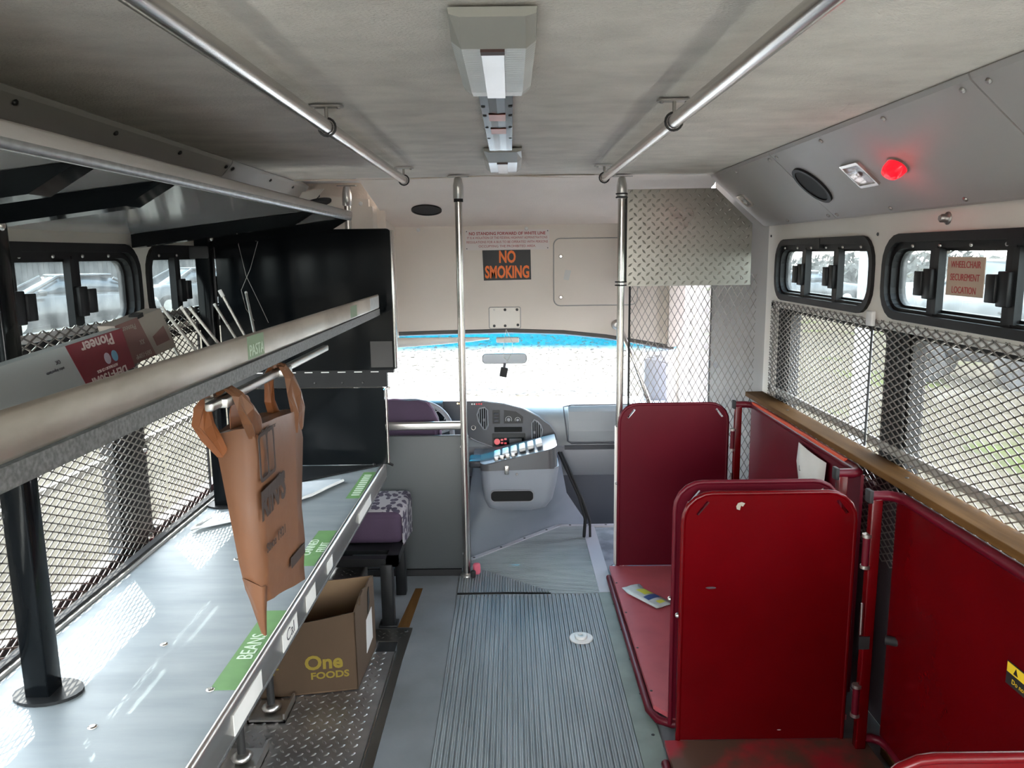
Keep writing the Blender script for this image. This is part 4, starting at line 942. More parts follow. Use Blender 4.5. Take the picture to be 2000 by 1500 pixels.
MB().lathe([(.012, .004), (.012, .02), (.009, .024)], (1.224, 2.19, 1.662), (-1,0,0), 6).build('hex_head', 'screw', bt)
for y, z in ((3.66, 1.645), (2.60, 1.628)): screw((1.224, y, z), (-1,0,0), wr_, .006, .004, 'screw_dark')

# partition by the entry door: tread plate above, expanded metal below
PY = 3.69
tpn = thing('tread_plate_screen', (.85, PY, 1.42), 'diamond tread plate panel tied to the right stanchion', 'panel')
poly = [(.552, 1.418), (1.142, 1.418), (1.142, 1.705), (.965, 1.870), (.552, 1.868)]
MB().prism(poly, XZ(PY), .003).build('sheet', 'plate', tpn)
def inp(u, v): return v < 1.862 and not (u > .955 and v > 1.87-(u-.965)*.932-.012)
lugs(.556, 1.420, 1.142, 1.868, .0425, lambda u, v, w: (u, PY-w, v), L=.027, W=.0085, h=.0042, clip=inp).build('tread_lugs', 'plate', tpn)['kind'] = 'stuff'
MB().box((.541, PY-.002, 1.44), (.551, PY+.004, 1.85)).build('edge_binding', 'rubber', tpn)
for z in (1.848, 1.440):
    for dz in (0, -.016):
        MB().tube([(.524+.026*math.cos(t), 3.685+.026*math.sin(t), z+dz) for t in [i*math.pi/6 for i in range(13)]], .003, 6).build('cable_tie', 'rubber', tpn)
screw((1.10, PY, 1.45), (0,-1,0), tpn, .006, .004)
mp_ = thing('partition_mesh', (.88, PY+.02, .6), 'tall diamond mesh partition beside the entry door', 'mesh partition')
expanded(.574, .10, 1.178, 1.47, .0315, .0585, XZ(PY+.012), .0030, .0022).build('expanded_mesh', 'mesh_steel', mp_)['kind'] = 'stuff'
MB().tube([(.570, PY+.013, z) for z in (.1, .5, .9, 1.3, 1.42)], .005, 6).build('edge_binding', 'rubber', mp_)
MB().cyl((1.0, PY+.014, 1.03), (1.0, PY+.05, 1.03), .014, n=14).build('bumper', 'dash_mid', mp_)
# ============================================================ CEILING FITTINGS
def grab_rail(x, label, ys):
    r = thing('grab_rail', (x, 1.6, 1.884), label, 'grab rail', 'ceiling grab rails')
    MB().cyl((x, -1.2, 1.884), (x, ys[-1]+.01, 1.884), .0165, n=20).build('tube', 'chrome', r)
    for y in ys:
        b = MB().tube([(x+.0205*math.cos(t), y, 1.884+.0205*math.sin(t)) for t in [i*math.pi/8 for i in range(17)]], .003, 6).build('collar', 'screw_dark', r)
        MB().cyl((x, y, 1.903), (x, y, 1.932), .0045, n=8).build('stem', 'bracket_metal', b)
        MB().prism(rrect(x-.042, y-.014, x+.042, y+.014, .012), XY(1.929), .004).build('ceiling_plate', 'bracket_metal', b)
        for dx in (-.03, .03): screw((x+dx, y, 1.929), (0,0,-1), b, .006, .004)
grab_rail(-.436, 'chrome ceiling grab rail on the left of the aisle', (-.6, 1.92, 3.27))
grab_rail(.392, 'chrome ceiling grab rail on the right of the aisle', (-.6, 1.90, 3.27))
def pole(x, y, z0, label, band, h2=None):
    p = thing('stanchion', (x, y, z0), label, 'pole', 'upright chrome poles at the front')
    MB().cyl((x, y, z0+.012), (x, y, 1.90), .0175, n=20).build('tube', 'chrome', p)
    MB().lathe([(.019, -.105), (.024, -.10), (.024, -.045), (.017, -.012), (.012, -.008)], (x, y, 1.932), (0,0,1), 18).build('top_socket', 'stainless', p)
    MB().prism(rrect(x-.05, y-.016, x+.05, y+.016, .014), XY(1.9255), .004).build('ceiling_plate', 'bracket_metal', p)
    if band: MB().cyl((x, y, 1.815), (x, y, 1.830), .0215, n=18).build('rubber_band', 'rubber', p)
    MB().lathe([(.034, 0), (.034, .006), (.026, .012), (.019, .014)], (x, y, z0), (0,0,1), 20).build('floor_flange', 'stainless', p)
    return p
p1_ = pole(-.235, 3.61, .003, 'chrome stanchion beside the driver, middle of the three', True)
p2_ = pole(.524, 3.685, .003, 'chrome stanchion tied to the tread plate panel', False)
p3_ = pole(-.825, 4.0, .003, 'chrome stanchion behind the black cabinet, far left', False)
MB().rbox((.505, 3.655, .02), (.548, 3.71, .735), .004).build('lower_sleeve', 'vinyl_grey', p2_)
screw((.535, 3.655, .70), (0,-1,0), p2_, .008, .004)
cbx = thing('rubber_cord', (.55, 3.64, .03), 'black rubber cord hanging down the right stanchion', 'cord')
MB().tube([(.552, 3.648, .56), (.556, 3.646, .40), (.548, 3.645, .25), (.540, 3.643, .12), (.535, 3.63, .06), (.525, 3.62, .058)], .006, 8).build('cord', 'rubber', cbx)
# driver's modesty panel
md_ = thing('modesty_panel', (-.43, 3.62, .03), "grey modesty panel behind the driver's seat", 'partition')
MB().rbox((-.80, 3.618, .035), (-.215, 3.640, .716), .006).build('panel', 'modesty_grey', md_)
MB().rbox((-.80, 3.608, .745), (-.235, 3.636, .784), .008).build('cross_rail', 'stainless', md_)
for x, z in ((-.243, .66), (-.243, .115)): screw((x, 3.618, z), (0,-1,0), md_, .012, .006, 'white_plastic', 'snap_cap')
MB().box((-.80, 3.612, .002), (-.262, 3.64, .034)).build('bottom_gap_seal', 'rubber', md_)
pt = thing('pink_ribbon', (-.195, 3.60, .02), 'pink scrap of ribbon at the foot of the middle stanchion', 'ribbon')
MB().rbox((-.205, 3.585, .012), (-.168, 3.62, .070), .012).build('knot', 'pink_tag', pt)
MB().rbox((-.215, 3.560, .006), (-.190, 3.584, .045), .008).build('black_clip', 'rubber', pt)
# dome lights with a ribbed strip between
def dome(y0, y1, label):
    d = thing('ceiling_light', (-.022, (y0+y1)/2, 1.93), label, 'light', 'ceiling dome lights'); c = -.022; H = 1.893
    L = y1-y0; prof = [(-.068, 1.932), (-.066, 1.905), (-.050, H), (.050, H), (.066, 1.905), (.068, 1.932)]
    def ring(y, q, dz=0): return [(c+x*q, y, 1.932-(1.932-z)*dz) for x, z in prof]
    MB().loft([ring(y0, .96, .35), ring(y0+.075, 1, 1), ring(y0+.08, 1, 1)], True, True, False).build('end_cap', 'lens_end', d)
    n = 44
    le = MB()
    rg = []
    for i in range(n+1):
        y = y0+.08+(L-.13)*i/n; e = .0012*(i % 2)
        rg.append([(c+x*(1-.0), y, z-e*(z < 1.93)) for x, z in prof])
    le.loft(rg, True, True, False).build('ribbed_lens', 'lens', d)
    MB().loft([ring(y1-.05, 1, 1), ring(y1-.015, .97, 1), ring(y1, .9, .25)], True, True, False).build('front_cap', 'lens', d)
    MB().box((c-.020, y0+.08, H-.0035), (c+.016, y1-.012, H+.001)).build('centre_band', 'stainless', d)
    MB().box((c-.021, y0+.078, H-.0042), (c+.017, y0+.10, H)).build('dark_slot', 'dark_slot', d)
    return d
dome(1.185, 1.64, 'large ribbed ceiling light nearest the camera')
dome(2.70, 3.13, 'ribbed ceiling light further forward, above the windscreen view')
sp = thing('ceiling_strip', (-.03, 2.2, 1.93), 'shiny ridged metal strip between the two ceiling lights', 'light strip')
ss = MB(); n = 90; xs_ = [-.066, -.047, -.028, -.009, .010]
V = []
for i in range(n+1):
    y = 1.62+1.10*i/n
    for j, x in enumerate(xs_): V.append((x, y+(.008 if j % 2 else 0), 1.926-(.0035 if i % 2 else 0)))
ss.add(V, [(i*5+j, i*5+j+1, (i+1)*5+j+1, (i+1)*5+j) for i in range(n) for j in range(4)]).build('ridged_reflector', 'chrome', sp)
for y in (1.9, 2.02, 2.2, 2.4):
    for x in (-.060, .004): screw((x, y, 1.923), (0,0,-1), sp, .005, .003, 'screw_dark')
for y in (2.0, 2.22): MB().box((-.050, y, 1.9205), (-.008, y+.09, 1.9215)).build('painted_red_reflection', 'reflection_red', sp)  # reddish reflections in the strip, painted as thin coloured pieces
# speakers in the headliner
sn = Vector((0, -math.sin(math.radians(16)), -math.cos(math.radians(16)))); sv = Vector((0, math.cos(math.radians(16)), -math.sin(math.radians(16))))
zs = lambda y: 1.919-(y-3.80)*.297
hs = thing('headliner_speaker', (-.44, 4.155, zs(4.155)), 'oval-looking black speaker in the sloping headliner', 'speaker')
bm_ = basis((-.44, 4.155, zs(4.155)), (1,0,0), sv, sn)
MB().holed(ell(0, 0, .080, .080, 32), [ell(0, 0, .070, .070, 32)], bm_, .007).build('rim', 'frame_black', hs)
MB().prism(ell(0, 0, .072, .072, 32), bm_, .004).build('grille', 'speaker_black', hs)
h2 = thing('shelf_speaker', (-.98, 3.98, 1.80), 'half hidden black speaker at the far left ceiling corner', 'speaker')
MB().lathe([(.072, 0), (.070, .008), (.05, .012)], (-.965, 3.95, 1.845), (.25,-.15,-1), 24).build('grille', 'speaker_black', h2)

# ============================================================ SIGNS, VISOR, MIRROR
s1 = thing('warning_sign', (-.017, HY-.004, 1.6), 'white sign with dark red lettering about standing forward of the line', 'sign')
MB().prism(rrect(-.255, 1.600, .221, 1.713, .004), XZ(HY-.004), .003).build('board', 'white_sign', s1)
for i, (t_, sz, xx) in enumerate((('NO STANDING FORWARD OF WHITE LINE', .0235, 1.02), ('IT IS A VIOLATION OF THE FEDERAL HIGHWAY ADMINISTRATIONS', .0185, .87), ('REGULATIONS FOR A BUS TO BE OPERATED WITH PERSONS', .0185, .98), ('OCCUPYING THE PROHIBITED AREA.', .0185, 1.13))):
    text('lettering', t_, basis((-.017, HY-.0045, 1.691-i*.0235), (1,0,0), (0,0,1), (0,-1,0)), sz, 'sign_red', s1, xs=xx*.93, bold=.02 if i == 0 else 0)
for x in (-.246, .212):
    for z in (1.609, 1.704): screw((x, HY-.004, z), (0,-1,0), s1, .003, .002, 'screw_dark')
s2 = thing('no_smoking_sign', (-.02, HY-.003, 1.43), 'black no smoking sign with big orange letters', 'sign')
MB().prism([(-.153, 1.429), (.117, 1.432), (.114, 1.601), (-.159, 1.599)], XZ(HY-.003), .0025).build('board', 'sign_black', s2)
text('lettering', 'NO', basis((-.018, HY-.0035, 1.558), (1,0,0), (0,0,1), (0,-1,0)), .092, 'sign_orange', s2, xs=.66, bold=.035)
text('lettering', 'SMOKING', basis((-.019, HY-.0035, 1.473), (1,0,0), (0,0,1), (0,-1,0)), .094, 'sign_orange', s2, xs=.60, bold=.035)
vs = thing('sun_visor', (-.42, 4.40, 1.08), 'cream sun visor folded up at the windscreen top left', 'sun visor')
b = MB(); rg = []
for i in range(9):
    t = i/8; x = -.86+.735*t; zb = 1.046+.046*t**1.5; zu = 1.112-.004*t
    if i == 8: zb, zu = 1.096, 1.106
    rg.append([(x, 4.380, zb+.004), (x, 4.372, (zb+zu)/2), (x, 4.380, zu), (x, 4.396, zu), (x, 4.400, (zb+zu)/2), (x, 4.394, zb)])
b.loft(rg).build('pad', 'visor', vs)
MB().box((-.46, 4.370, 1.076), (-.36, 4.3725, 1.090)).build('label', 'white_plastic', vs)
mb_ = thing('mirror_bracket', (-.02, 4.42, 1.09), 'small cream block on the glass above the mirror', 'bracket')
MB().rbox((-.088, 4.405, 1.072), (.044, 4.45, 1.102), .006).build('block', 'visor', mb_)
rv = thing('rear_view_mirror', (-.04, 4.42, .98), 'rear view mirror hanging on wire at the windscreen', 'mirror')
bk = MB(); bk.loft([[(u, 4.405+w, v) for u, v in rrect(-.171+q, .951+q, .088-q, 1.010-q, .022)] for w, q in ((0, 0), (.012, 0), (.026, .012))]).build('housing', 'dash_mid', rv)
MB().prism(rrect(-.166, .955, .083, 1.006, .019), XZ(4.4035), .0015).build('glass', 'mirror', rv)
MB().tube([(-.030, 4.40, 1.15), (-.045, 4.395, 1.06), (-.045, 4.395, .99), (-.02, 4.395, .955)], .0018, 5).tube([(-.030, 4.40, 1.15), (.004, 4.395, 1.08), (.006, 4.395, 1.02), (-.03, 4.395, .96), (-.045, 4.40, .93)], .0018, 5).build('wire', 'alu_bar', rv)
MB().rbox((-.068, 4.39, .875), (-.026, 4.41, .930), .004, R=Matrix.Rotation(.2, 3, 'Y')).build('hanging_tag', 'rubber', rv)
MB().cyl((-.04, 4.40, .955), (-.045, 4.40, .925), .008, n=8).build('clip', 'dash_dark', rv)
gh = thing('slanted_grab_bar', (.66, 4.40, .9), 'slanting chrome grab handle right of the windscreen', 'handle')
MB().tube([(.610, 4.405, 1.165), (.622, 4.35, 1.15), (.70, 4.31, .95), (.83, 4.29, .60), (.86, 4.29, .50)], .013, 12).build('bar', 'chrome', gh)
MB().lathe([(.03, 0), (.028, .012), (.014, .02)], (.607, 4.418, 1.168), (0,-1,0), 18).build('mount', 'stainless', gh)

# ============================================================ DASHBOARD
da = thing('dashboard', (0, 4.5, .3), 'grey van dashboard with dark oval instrument panel', 'dashboard')
def zdt(x):   # crown height of the dash along x
    return .715 if x < -.25 else .715-.014*min(1, (x+.25)/.4)
prof = lambda x: [(4.36, .30), (4.34, .40), (4.335, .47), (4.36, .50), (4.37, .60), (4.385, zdt(x)-.055), (4.42, zdt(x)-.018), (4.50, zdt(x)), (4.70, zdt(x)-.030), (4.98, zdt(x)-.06), (4.98, .30)]
MB().loft([[(x, y, z) for y, z in prof(x)] for x in [-.98+i*.12 for i in range(17)]]).build('dash_body', 'dash_top', da)
# knee bolster and lower skin
MB().loft([[(x, 4.33, .475), (x, 4.318, .44), (x, 4.335, .30), (x, 4.40, .28), (x, 4.40, .475)] for x in (-.98, -.3, .33, .98)]).build('lower_skin', 'dash_mid', da)
# glove box lid
gl = [(4.350, .500), (4.352, .56), (4.362, .62), (4.376, .670), (4.402, .700)]
MB().loft([[(x, y-.012, z) for y, z in gl]+[(x, y+.02, z) for y, z in reversed(gl)] for x in (.325, .96)], True, True, False).build('glove_box_lid', 'dash_top', da)
MB().tube([(.318, 4.325, .505), (.310, 4.335, .58), (.300, 4.352, .66), (.296, 4.372, .698), (.34, 4.382, .706), (.96, 4.382, .706)], .004, 6).tube([(.318, 4.325, .505), (.34, 4.323, .492), (.96, 4.325, .490)], .004, 6).build('glove_box_gap', 'dash_dark', da)
MB().box((.30, 4.322, .455), (.97, 4.335, .478)).build('trim_line', 'dash_dark', da)
# dark oval centre stack
oval = []
for i in range(33):
    t = math.radians(-90+180*i/32); oval.append((.0+.252*max(0, math.cos(t))**.72, .590+.125*math.sin(t)-.035*max(0,math.cos(t))))
oval = [(x, z) for x, z in oval]
ovp = [(-.62, .745), (-.30, .748), (-.18, .738)]
stack = [(-.62, .745), (-.18, .742), (-.05, .725), (.06, .695), (.15, .650), (.215, .60), (.250, .552), (.258, .515), (.245, .487), (.21, .470), (.12, .462), (-.02, .466), (-.12, .480), (-.20, .508), (-.245, .530), (-.62, .545)]
yst = lambda z: 4.330+(z-.46)*.12
sto = MB().prism(stack, lambda u, v, w: (u, yst(v)-.012+w, v), .04).build('centre_panel', 'dash_dark', da)
MB().tube([(u, yst(v)-.012, v) for u, v in stack[1:-1]], .004, 6).build('panel_rim', 'dash_mid', sto)
sm_ = lambda u, v, w: (u, yst(v)-.012-w, v)
def vent(c, poly, nsl, flipd):
    v = MB().prism(poly, sm_, .003).build('air_vent', 'hole', sto)
    MB().tube([sm_(u, z, .004) for u, z in poly+poly[:1]], .0045, 6).build('vent_rim', 'dash_mid', v)
    us = [p[0] for p in poly]; u0, u1 = min(us), max(us)
    for i in range(1, nsl+1):
        u = u0+(u1-u0)*i/(nsl+1); zz = []
        for k in range(len(poly)):
            a, b_ = poly[k], poly[(k+1) % len(poly)]
            if (a[0]-u)*(b_[0]-u) < 0: zz.append(a[1]+(b_[1]-a[1])*(u-a[0])/(b_[0]-a[0]))
        if len(zz) >= 2: MB().box((u-.002, yst(sum(zz)/2)-.022, min(zz)), (u+.002, yst(sum(zz)/2)-.013, max(zz))).build('vent_slat', 'dash_mid', v)
    MB().rbox((c[0]-.005, yst(c[1])-.026, c[1]-.008), (c[0]+.005, yst(c[1])-.015, c[1]+.008), .002).build('vent_knob', 'dash_mid', v)
vent((-.165, .635), [(-.190, .700), (-.160, .706), (-.144, .690), (-.142, .605), (-.150, .580), (-.168, .580), (-.195, .625), (-.203, .665)], 4, 1)
vent((.125, .560), [(.112, .525), (.130, .510), (.150, .515), (.168, .545), (.172, .575), (.162, .600), (.145, .620), (.125, .632), (.112, .615)], 4, -1)
sw = MB().prism(rrect(-.115, .612, -.072, .690, .004), sm_, .004).build('switch_block', 'satin_black', sto)
for z in (.668, .648, .628): MB().rbox((-.108, yst(z)-.022, z-.006), (-.079, yst(z)-.014, z+.006), .002).build('switch', 'dash_dark', sw)
cl = MB().prism([(-.050, .612), (.060, .612), (.062, .650), (.02, .680), (-.048, .690)], sm_, .003).build('climate_panel', 'satin_black', sto)
for u, z, r in ((-.022, .635, .018), (.030, .632, .015)):
    k = MB().lathe([(r*.6, .002), (r*.55, .012), (r*.3, .014)], sm_(u, z, .002), (0,-1,0), 18).build('dial', 'dash_mid', cl)
    MB().tube([sm_(u+r*math.cos(t), z+r*math.sin(t), .004) for t in [math.radians(a) for a in range(-30, 211, 20)]], .0012, 5).build('dial_scale', 'white_plastic', k)
pk_ = MB().prism(rrect(-.105, .563, .055, .592, .003), sm_, .003).build('storage_slot', 'hole', sto)
ra = MB().prism(rrect(-.118, .480, .074, .556, .004), sm_, .006).build('radio', 'satin_black', sto)
MB().prism(rrect(-.110, .488, .066, .532, .004), sm_, .009).build('radio_face', 'gloss_black', ra)
MB().prism(ell(-.090, .510, .017, .017, 20), sm_, .0135).build('volume_knob', 'led_red', ra)
for u, z in ((-.062, .520), (-.062, .502), (-.042, .524), (-.042, .500)): MB().prism(rrect(u-.007, z-.005, u+.007, z+.005, .001), sm_, .0105).build('radio_button', 'led_red', ra)
MB().prism(rrect(-.020, .496, .052, .526, .002), sm_, .0098).build('display', 'dash_dark', ra)
for i in range(5): MB().cyl(sm_(-.232+i*.0135, .726, .0), sm_(-.232+i*.0135, .726, .006), .0045, n=10).build('warning_lamp', 'led_red' if i > 1 else 'white_plastic', sto)
for i in range(4): MB().cyl(sm_(-.315+i*.0135, .730, .0), sm_(-.315+i*.0135, .730, .006), .0045, n=10).build('warning_lamp', 'led_amber', sto)
MB().tube([sm_(-.226+.012*math.cos(t), .590+.012*math.sin(t), .003) for t in [i*math.pi/6 for i in range(13)]], .003, 6).build('power_socket', 'chrome', sto)
# instrument binnacle
MB().loft([[(x, 4.32, .58), (x, 4.30, .66), (x, 4.315, .735), (x, 4.40, .755), (x, 4.46, .72), (x, 4.40, .55)] for x in (-.80, -.60, -.40)]).build('instrument_binnacle', 'dash_dark', da)
cluster = MB().prism(rrect(-.70, .605, -.38, .715, .02), XZ(4.294), .004).build('gauge_face', 'gloss_black', da)
for u in (-.60, -.50, -.42): MB().tube([(u+.035*math.cos(t), 4.293, .665+.035*math.sin(t)) for t in [math.radians(a) for a in range(-30, 211, 24)]], .0016, 5).build('gauge_scale', 'white_plastic', cluster)
# steering wheel
sw_ = thing('steering_wheel', (-.515, 4.15, .62), 'grey steering wheel in front of the driver seat', 'steering wheel')
tilt = math.radians(28); wy = Vector((0, math.sin(tilt), math.cos(tilt))); wn_ = Vector((0, -math.cos(tilt), math.sin(tilt)))
wc = Vector((-.520, 4.12, .60)); Rw = .188
wpt = lambda a, r=Rw: wc+Vector((1,0,0))*(r*math.cos(a))+wy*(r*math.sin(a))
MB().tube([wpt(i*2*math.pi/40) for i in range(41)], .0145, 10).build('rim', 'dash_mid', sw_)
MB().loft([[tuple(wc+Vector((u, 0, 0))+wy*v+wn_*w) for u, v in rrect(-.08*q, -.07*q, .08*q, .06*q, .03*q)] for w, q in ((-.05, 1), (-.01, 1.05), (.012, .8))]).build('hub', 'dash_dark', sw_)
for a in (.25, math.pi-.25, -1.1, math.pi+1.1): MB().tube([wpt(a, .05), wpt(a, .12), wpt(a, .185)], .011, 8).build('spoke', 'dash_mid', sw_)
MB().cyl(wc-wn_*.03, wc-wn_*.30, .045, n=16).build('column', 'dash_dark', sw_)
MB().tube([wc-wn_*.08, wc-wn_*.07+Vector((.16, 0, .05)), wc-wn_*.07+Vector((.24, 0, .085))], .012, 8).build('shift_lever', 'white_plastic', sw_)
# driver's seat
ds = thing('driver_seat', (-.62, 3.85, 0), 'purple driver seat seen over the modesty panel', 'seat')
rg = []
for z, hw, y, th in ((.40, 0.212, 3.74, .12), (.55, 0.223, 3.73, .13), (.69, 0.223, 3.72, .13), (.77, 0.214, 3.715, .12), (.825, 0.191, 3.715, .11), (.856, 0.162, 3.715, .09), (.870, 0.119, 3.72, .05)):
    rg.append([(-.585+u, y+v, z) for u, v in rrect(-hw, 0, hw, th, th*.42)])
MB().loft(rg).build('backrest', 'purple', ds)
MB().tube([(-.585-.223, 3.76, .40), (-.585-.223, 3.75, .73), (-.585-.17, 3.745, .850), (-.585, 3.745, .870), (-.585+.17, 3.745, .850), (-.585+.223, 3.75, .73), (-.585+.223, 3.76, .40)], .008, 8).build('piping', 'purple_light', ds)
MB().rbox((-.79, 3.80, .26), (-.38, 4.10, .40), .05, 3).build('cushion', 'purple', ds)
MB().rbox((-.77, 3.85, -.30), (-.45, 4.08, .27), .02).build('pedestal', 'satin_black', ds)
MB().rbox((-.38, 3.76, .48), (-.34, 3.80, .66), .01).build('belt_guide', 'white_plastic', ds)
# wipers outside
wp = thing('windscreen_wiper', (.3, 5.08, .68), 'wiper arm resting along the bottom of the windscreen', 'wiper')
MB().tube([(.02, 5.05, .655), (.20, 5.07, .672), (.34, 5.07, .700), (.52, 5.04, .688), (.75, 5.0, .655)], .008, 6).build('arm', 'rubber', wp)
MB().tube([(-.02, 5.06, .648), (.3, 5.08, .674), (.75, 5.02, .640)], .005, 6).build('blade', 'rubber', wp)
w2 = thing('windscreen_wiper', (-.3, 5.08, .68), 'second wiper low behind the middle stanchion', 'wiper')
MB().tube([(-.36, 5.06, .690), (-.20, 5.07, .695), (-.07, 5.08, .682), (.0, 5.08, .662)], .008, 6).build('arm', 'rubber', w2)
MB().tube([(-.36, 5.07, .680), (-.1, 5.09, .676)], .005, 6).build('blade', 'rubber', w2)
# engine cover with its stainless tray and dark pocket
ec = thing('engine_cover', (.02, 4.1, -.3), 'blue-grey engine cover console below the radio', 'console')
er = lambda z, *p: [(x, y, z) for x, y in p]
MB().loft([er(-.30, (.45, 4.46), (-.40, 4.46), (-.40, 3.70), (-.30, 3.78), (.16, 4.25), (.45, 4.40)), er(.0, (.42, 4.46), (-.34, 4.46), (-.34, 3.78), (-.26, 3.83), (.18, 4.28), (.42, 4.40)),
    er(.10, (.36, 4.42), (-.30, 4.42), (-.30, 3.94), (-.20, 3.98), (.20, 4.24), (.36, 4.34)), er(.20, (.31, 4.312), (-.25, 4.312), (-.25, 4.10), (-.15, 4.07), (.20, 4.12), (.31, 4.26)),
    er(.42, (.27, 4.312), (-.225, 4.312), (-.225, 4.18), (-.15, 4.12), (.20, 4.12), (.27, 4.24)), er(.47, (.25, 4.312), (-.22, 4.312), (-.22, 4.22), (-.14, 4.16), (.19, 4.16), (.25, 4.28))], True, True, True).build('cowl', 'doghouse', ec)
# protruding bin
rb = []
for z, x0, x1, y0 in ((.196, -.09, .13, 4.02), (.222, -.138, .180, 3.975), (.27, -.156, .212, 3.955), (.36, -.168, .232, 3.945), (.425, -.172, .243, 3.945), (.455, -.175, .247, 3.945)):
    rb.append([(u, v, z) for u, v in rrect(x0, y0, x1, 4.24, [.05, .01, .01, .05])])
bn = MB().loft(rb).build('bin', 'doghouse_bin', ec)
MB().prism(rrect(-.122, .272, .108, .334, .024), XZ(3.9395), .02).build('pocket', 'hole', bn)
MB().tube([(u, 3.941, v) for u, v in rrect(-.122, .272, .108, .334, .024)+[rrect(-.122, .272, .108, .334, .024)[0]]], .0035, 6).build('pocket_rim', 'dash_mid', bn)
up_ = []
for k, (z0, z1) in enumerate(((0, 0), (1, 1))):
    up_.append([(u, v, (.440 if k == 0 else .478+.090*max(0, (u+.10)/.33))+(.018*math.sin((u+.16)*7) if k == 0 else 0)) for u, v in rrect(-.176, 3.938, .236, 4.24, [.05, .01, .01, .05], 6)])
hd = MB().loft(up_).build('stainless_tray', 'doghouse_band', ec)
MB().rbox((-.045, 3.93, .425), (-.022, 3.938, .472), .002).build('latch', 'chrome', hd)
screw((.02, 3.938, .425), (0,-1,0), hd, .007, .004)
for i in range(6):
    x = -.085+i*.045; z = .494+.09*max(0, (x+.10)/.33)
    MB().rbox((x-.016, 3.985, z), (x+.018, 4.10, z+.020), .005, R=Matrix.Rotation(-.27, 3, 'Y')).build('tray_divider', 'white_plastic', hd)
for i in range(4): MB().rbox((-.10+i*.03, 3.965, .492+i*.006), (-.078+i*.03, 3.98, .512+i*.007), .002).build('tray_clip', 'stainless', hd)
MB().rbox((-.24, 4.02, .435), (-.165, 4.16, .478), .012).build('side_box', 'dash_dark', ec)
# trailing cable and passenger footwell
cbl = MB().tube([(.262, 4.25, .46), (.31, 4.18, .36), (.365, 4.12, .24), (.40, 4.10, .12), (.395, 4.12, 0), (.40, 4.2, -.2)], .009, 8).tube([(.275, 4.25, .46), (.33, 4.17, .35), (.385, 4.11, .22), (.425, 4.10, .10), (.43, 4.12, -.03), (.43, 4.2, -.2)], .007, 8)
tag(cbl.build('black_cable', 'rubber'), 'black cables running down the right of the engine cover', 'cable')
# ============================================================ OUTSIDE
GZ = -.80
mat('gravel', (.056,.0485,.036), .95, col2=(.037,.032,.0235), vs=1.6, va=.7, bump=.9, bs=16, detail=9, spec=.0)
def gravel_fix():
    nt = M['gravel'].node_tree; b = nt.nodes['Principled BSDF']
    src = b.inputs['Base Color'].links[0].from_socket
    tcn = [n for n in nt.nodes if n.type == 'TEX_COORD'][0]
    v = nt.nodes.new('ShaderNodeTexNoise'); v.inputs['Scale'].default_value = 14; v.inputs['Detail'].default_value = 5
    nt.links.new(tcn.outputs['Object'], v.inputs['Vector'])
    r = nt.nodes.new('ShaderNodeValToRGB'); r.color_ramp.elements[0].position = .36; r.color_ramp.elements[1].position = .45
    r.color_ramp.elements[0].color = (.45,.45,.45,1); r.color_ramp.elements[1].color = (1,1,1,1)
    nt.links.new(v.outputs['Fac'], r.inputs[0])
    m1 = nt.nodes.new('ShaderNodeMix'); m1.data_type = 'RGBA'; m1.blend_type = 'MULTIPLY'; m1.inputs[0].default_value = 1
    nt.links.new(src, m1.inputs[6]); nt.links.new(r.outputs[0], m1.inputs[7])
    # thin grass on the right verge
    g = nt.nodes.new('ShaderNodeTexNoise'); g.inputs['Scale'].default_value = .55; g.inputs['Detail'].default_value = 6
    nt.links.new(tcn.outputs['Object'], g.inputs['Vector'])
    gr = nt.nodes.new('ShaderNodeValToRGB'); gr.color_ramp.elements[0].position = .55; gr.color_ramp.elements[1].position = .68
    nt.links.new(g.outputs['Fac'], gr.inputs[0])
    m2 = nt.nodes.new('ShaderNodeMix'); m2.data_type = 'RGBA'; nt.links.new(gr.outputs[0], m2.inputs[0])
    nt.links.new(m1.outputs[2], m2.inputs[6]); m2.inputs[7].default_value = (.036,.046,.012,1)
    sx_ = nt.nodes.new('ShaderNodeSeparateXYZ'); nt.links.new(tcn.outputs['Object'], sx_.inputs[0])
    k = nt.nodes.new('ShaderNodeMapRange'); k.inputs['From Min'].default_value = 3.0; k.inputs['From Max'].default_value = 5.0; nt.links.new(sx_.outputs['X'], k.inputs['Value'])
    m3 = nt.nodes.new('ShaderNodeMix'); m3.data_type = 'RGBA'; nt.links.new(k.outputs[0], m3.inputs[0]); nt.links.new(m1.outputs[2], m3.inputs[6]); nt.links.new(m2.outputs[2], m3.inputs[7])
    nt.links.new(m3.outputs[2], b.inputs['Base Color'])
gravel_fix()
mat('car_grey', (.045,.047,.05), .25, .3, coat=.6)
mat('car_white', (.16,.162,.168), .35, coat=.3)
mat('car_black', (.02,.02,.022), .3, coat=.5)
mat('car_glass', (.05,.07,.09), .05, .2, coat=.5)
mat('tyre', (.02,.02,.02), .85, bump=.6, bs=60)
mat('red_paint', (.5,.03,.03), .4)
mat('fence_wood', (.075,.077,.078), .9, col2=(.045,.047,.048), vs=6, va=.8, stretch=(8,8,1))
mat('leaf', (.025,.045,.012), .8, col2=(.05,.07,.022), vs=3, va=.8)
mat('leaf_dry', (.055,.050,.042), .9, col2=(.03,.028,.024), vs=3, va=.8)
mat('trunk', (.09,.07,.05), .9)
def gz(x, y):
    h = GZ
    if x < -4: h += min(1, (-4-x)/5)**1.5*.55
    return h+.03*math.sin(x*.7)*math.cos(y*.5)*(1 if abs(x) > 2.5 else 0)
gm = MB(); N = 60; S_ = 90
co = [-S_+2*S_*i/N for i in range(N+1)]
co = [math.copysign(abs(c)**1.6/(S_**.6), c) for c in co]
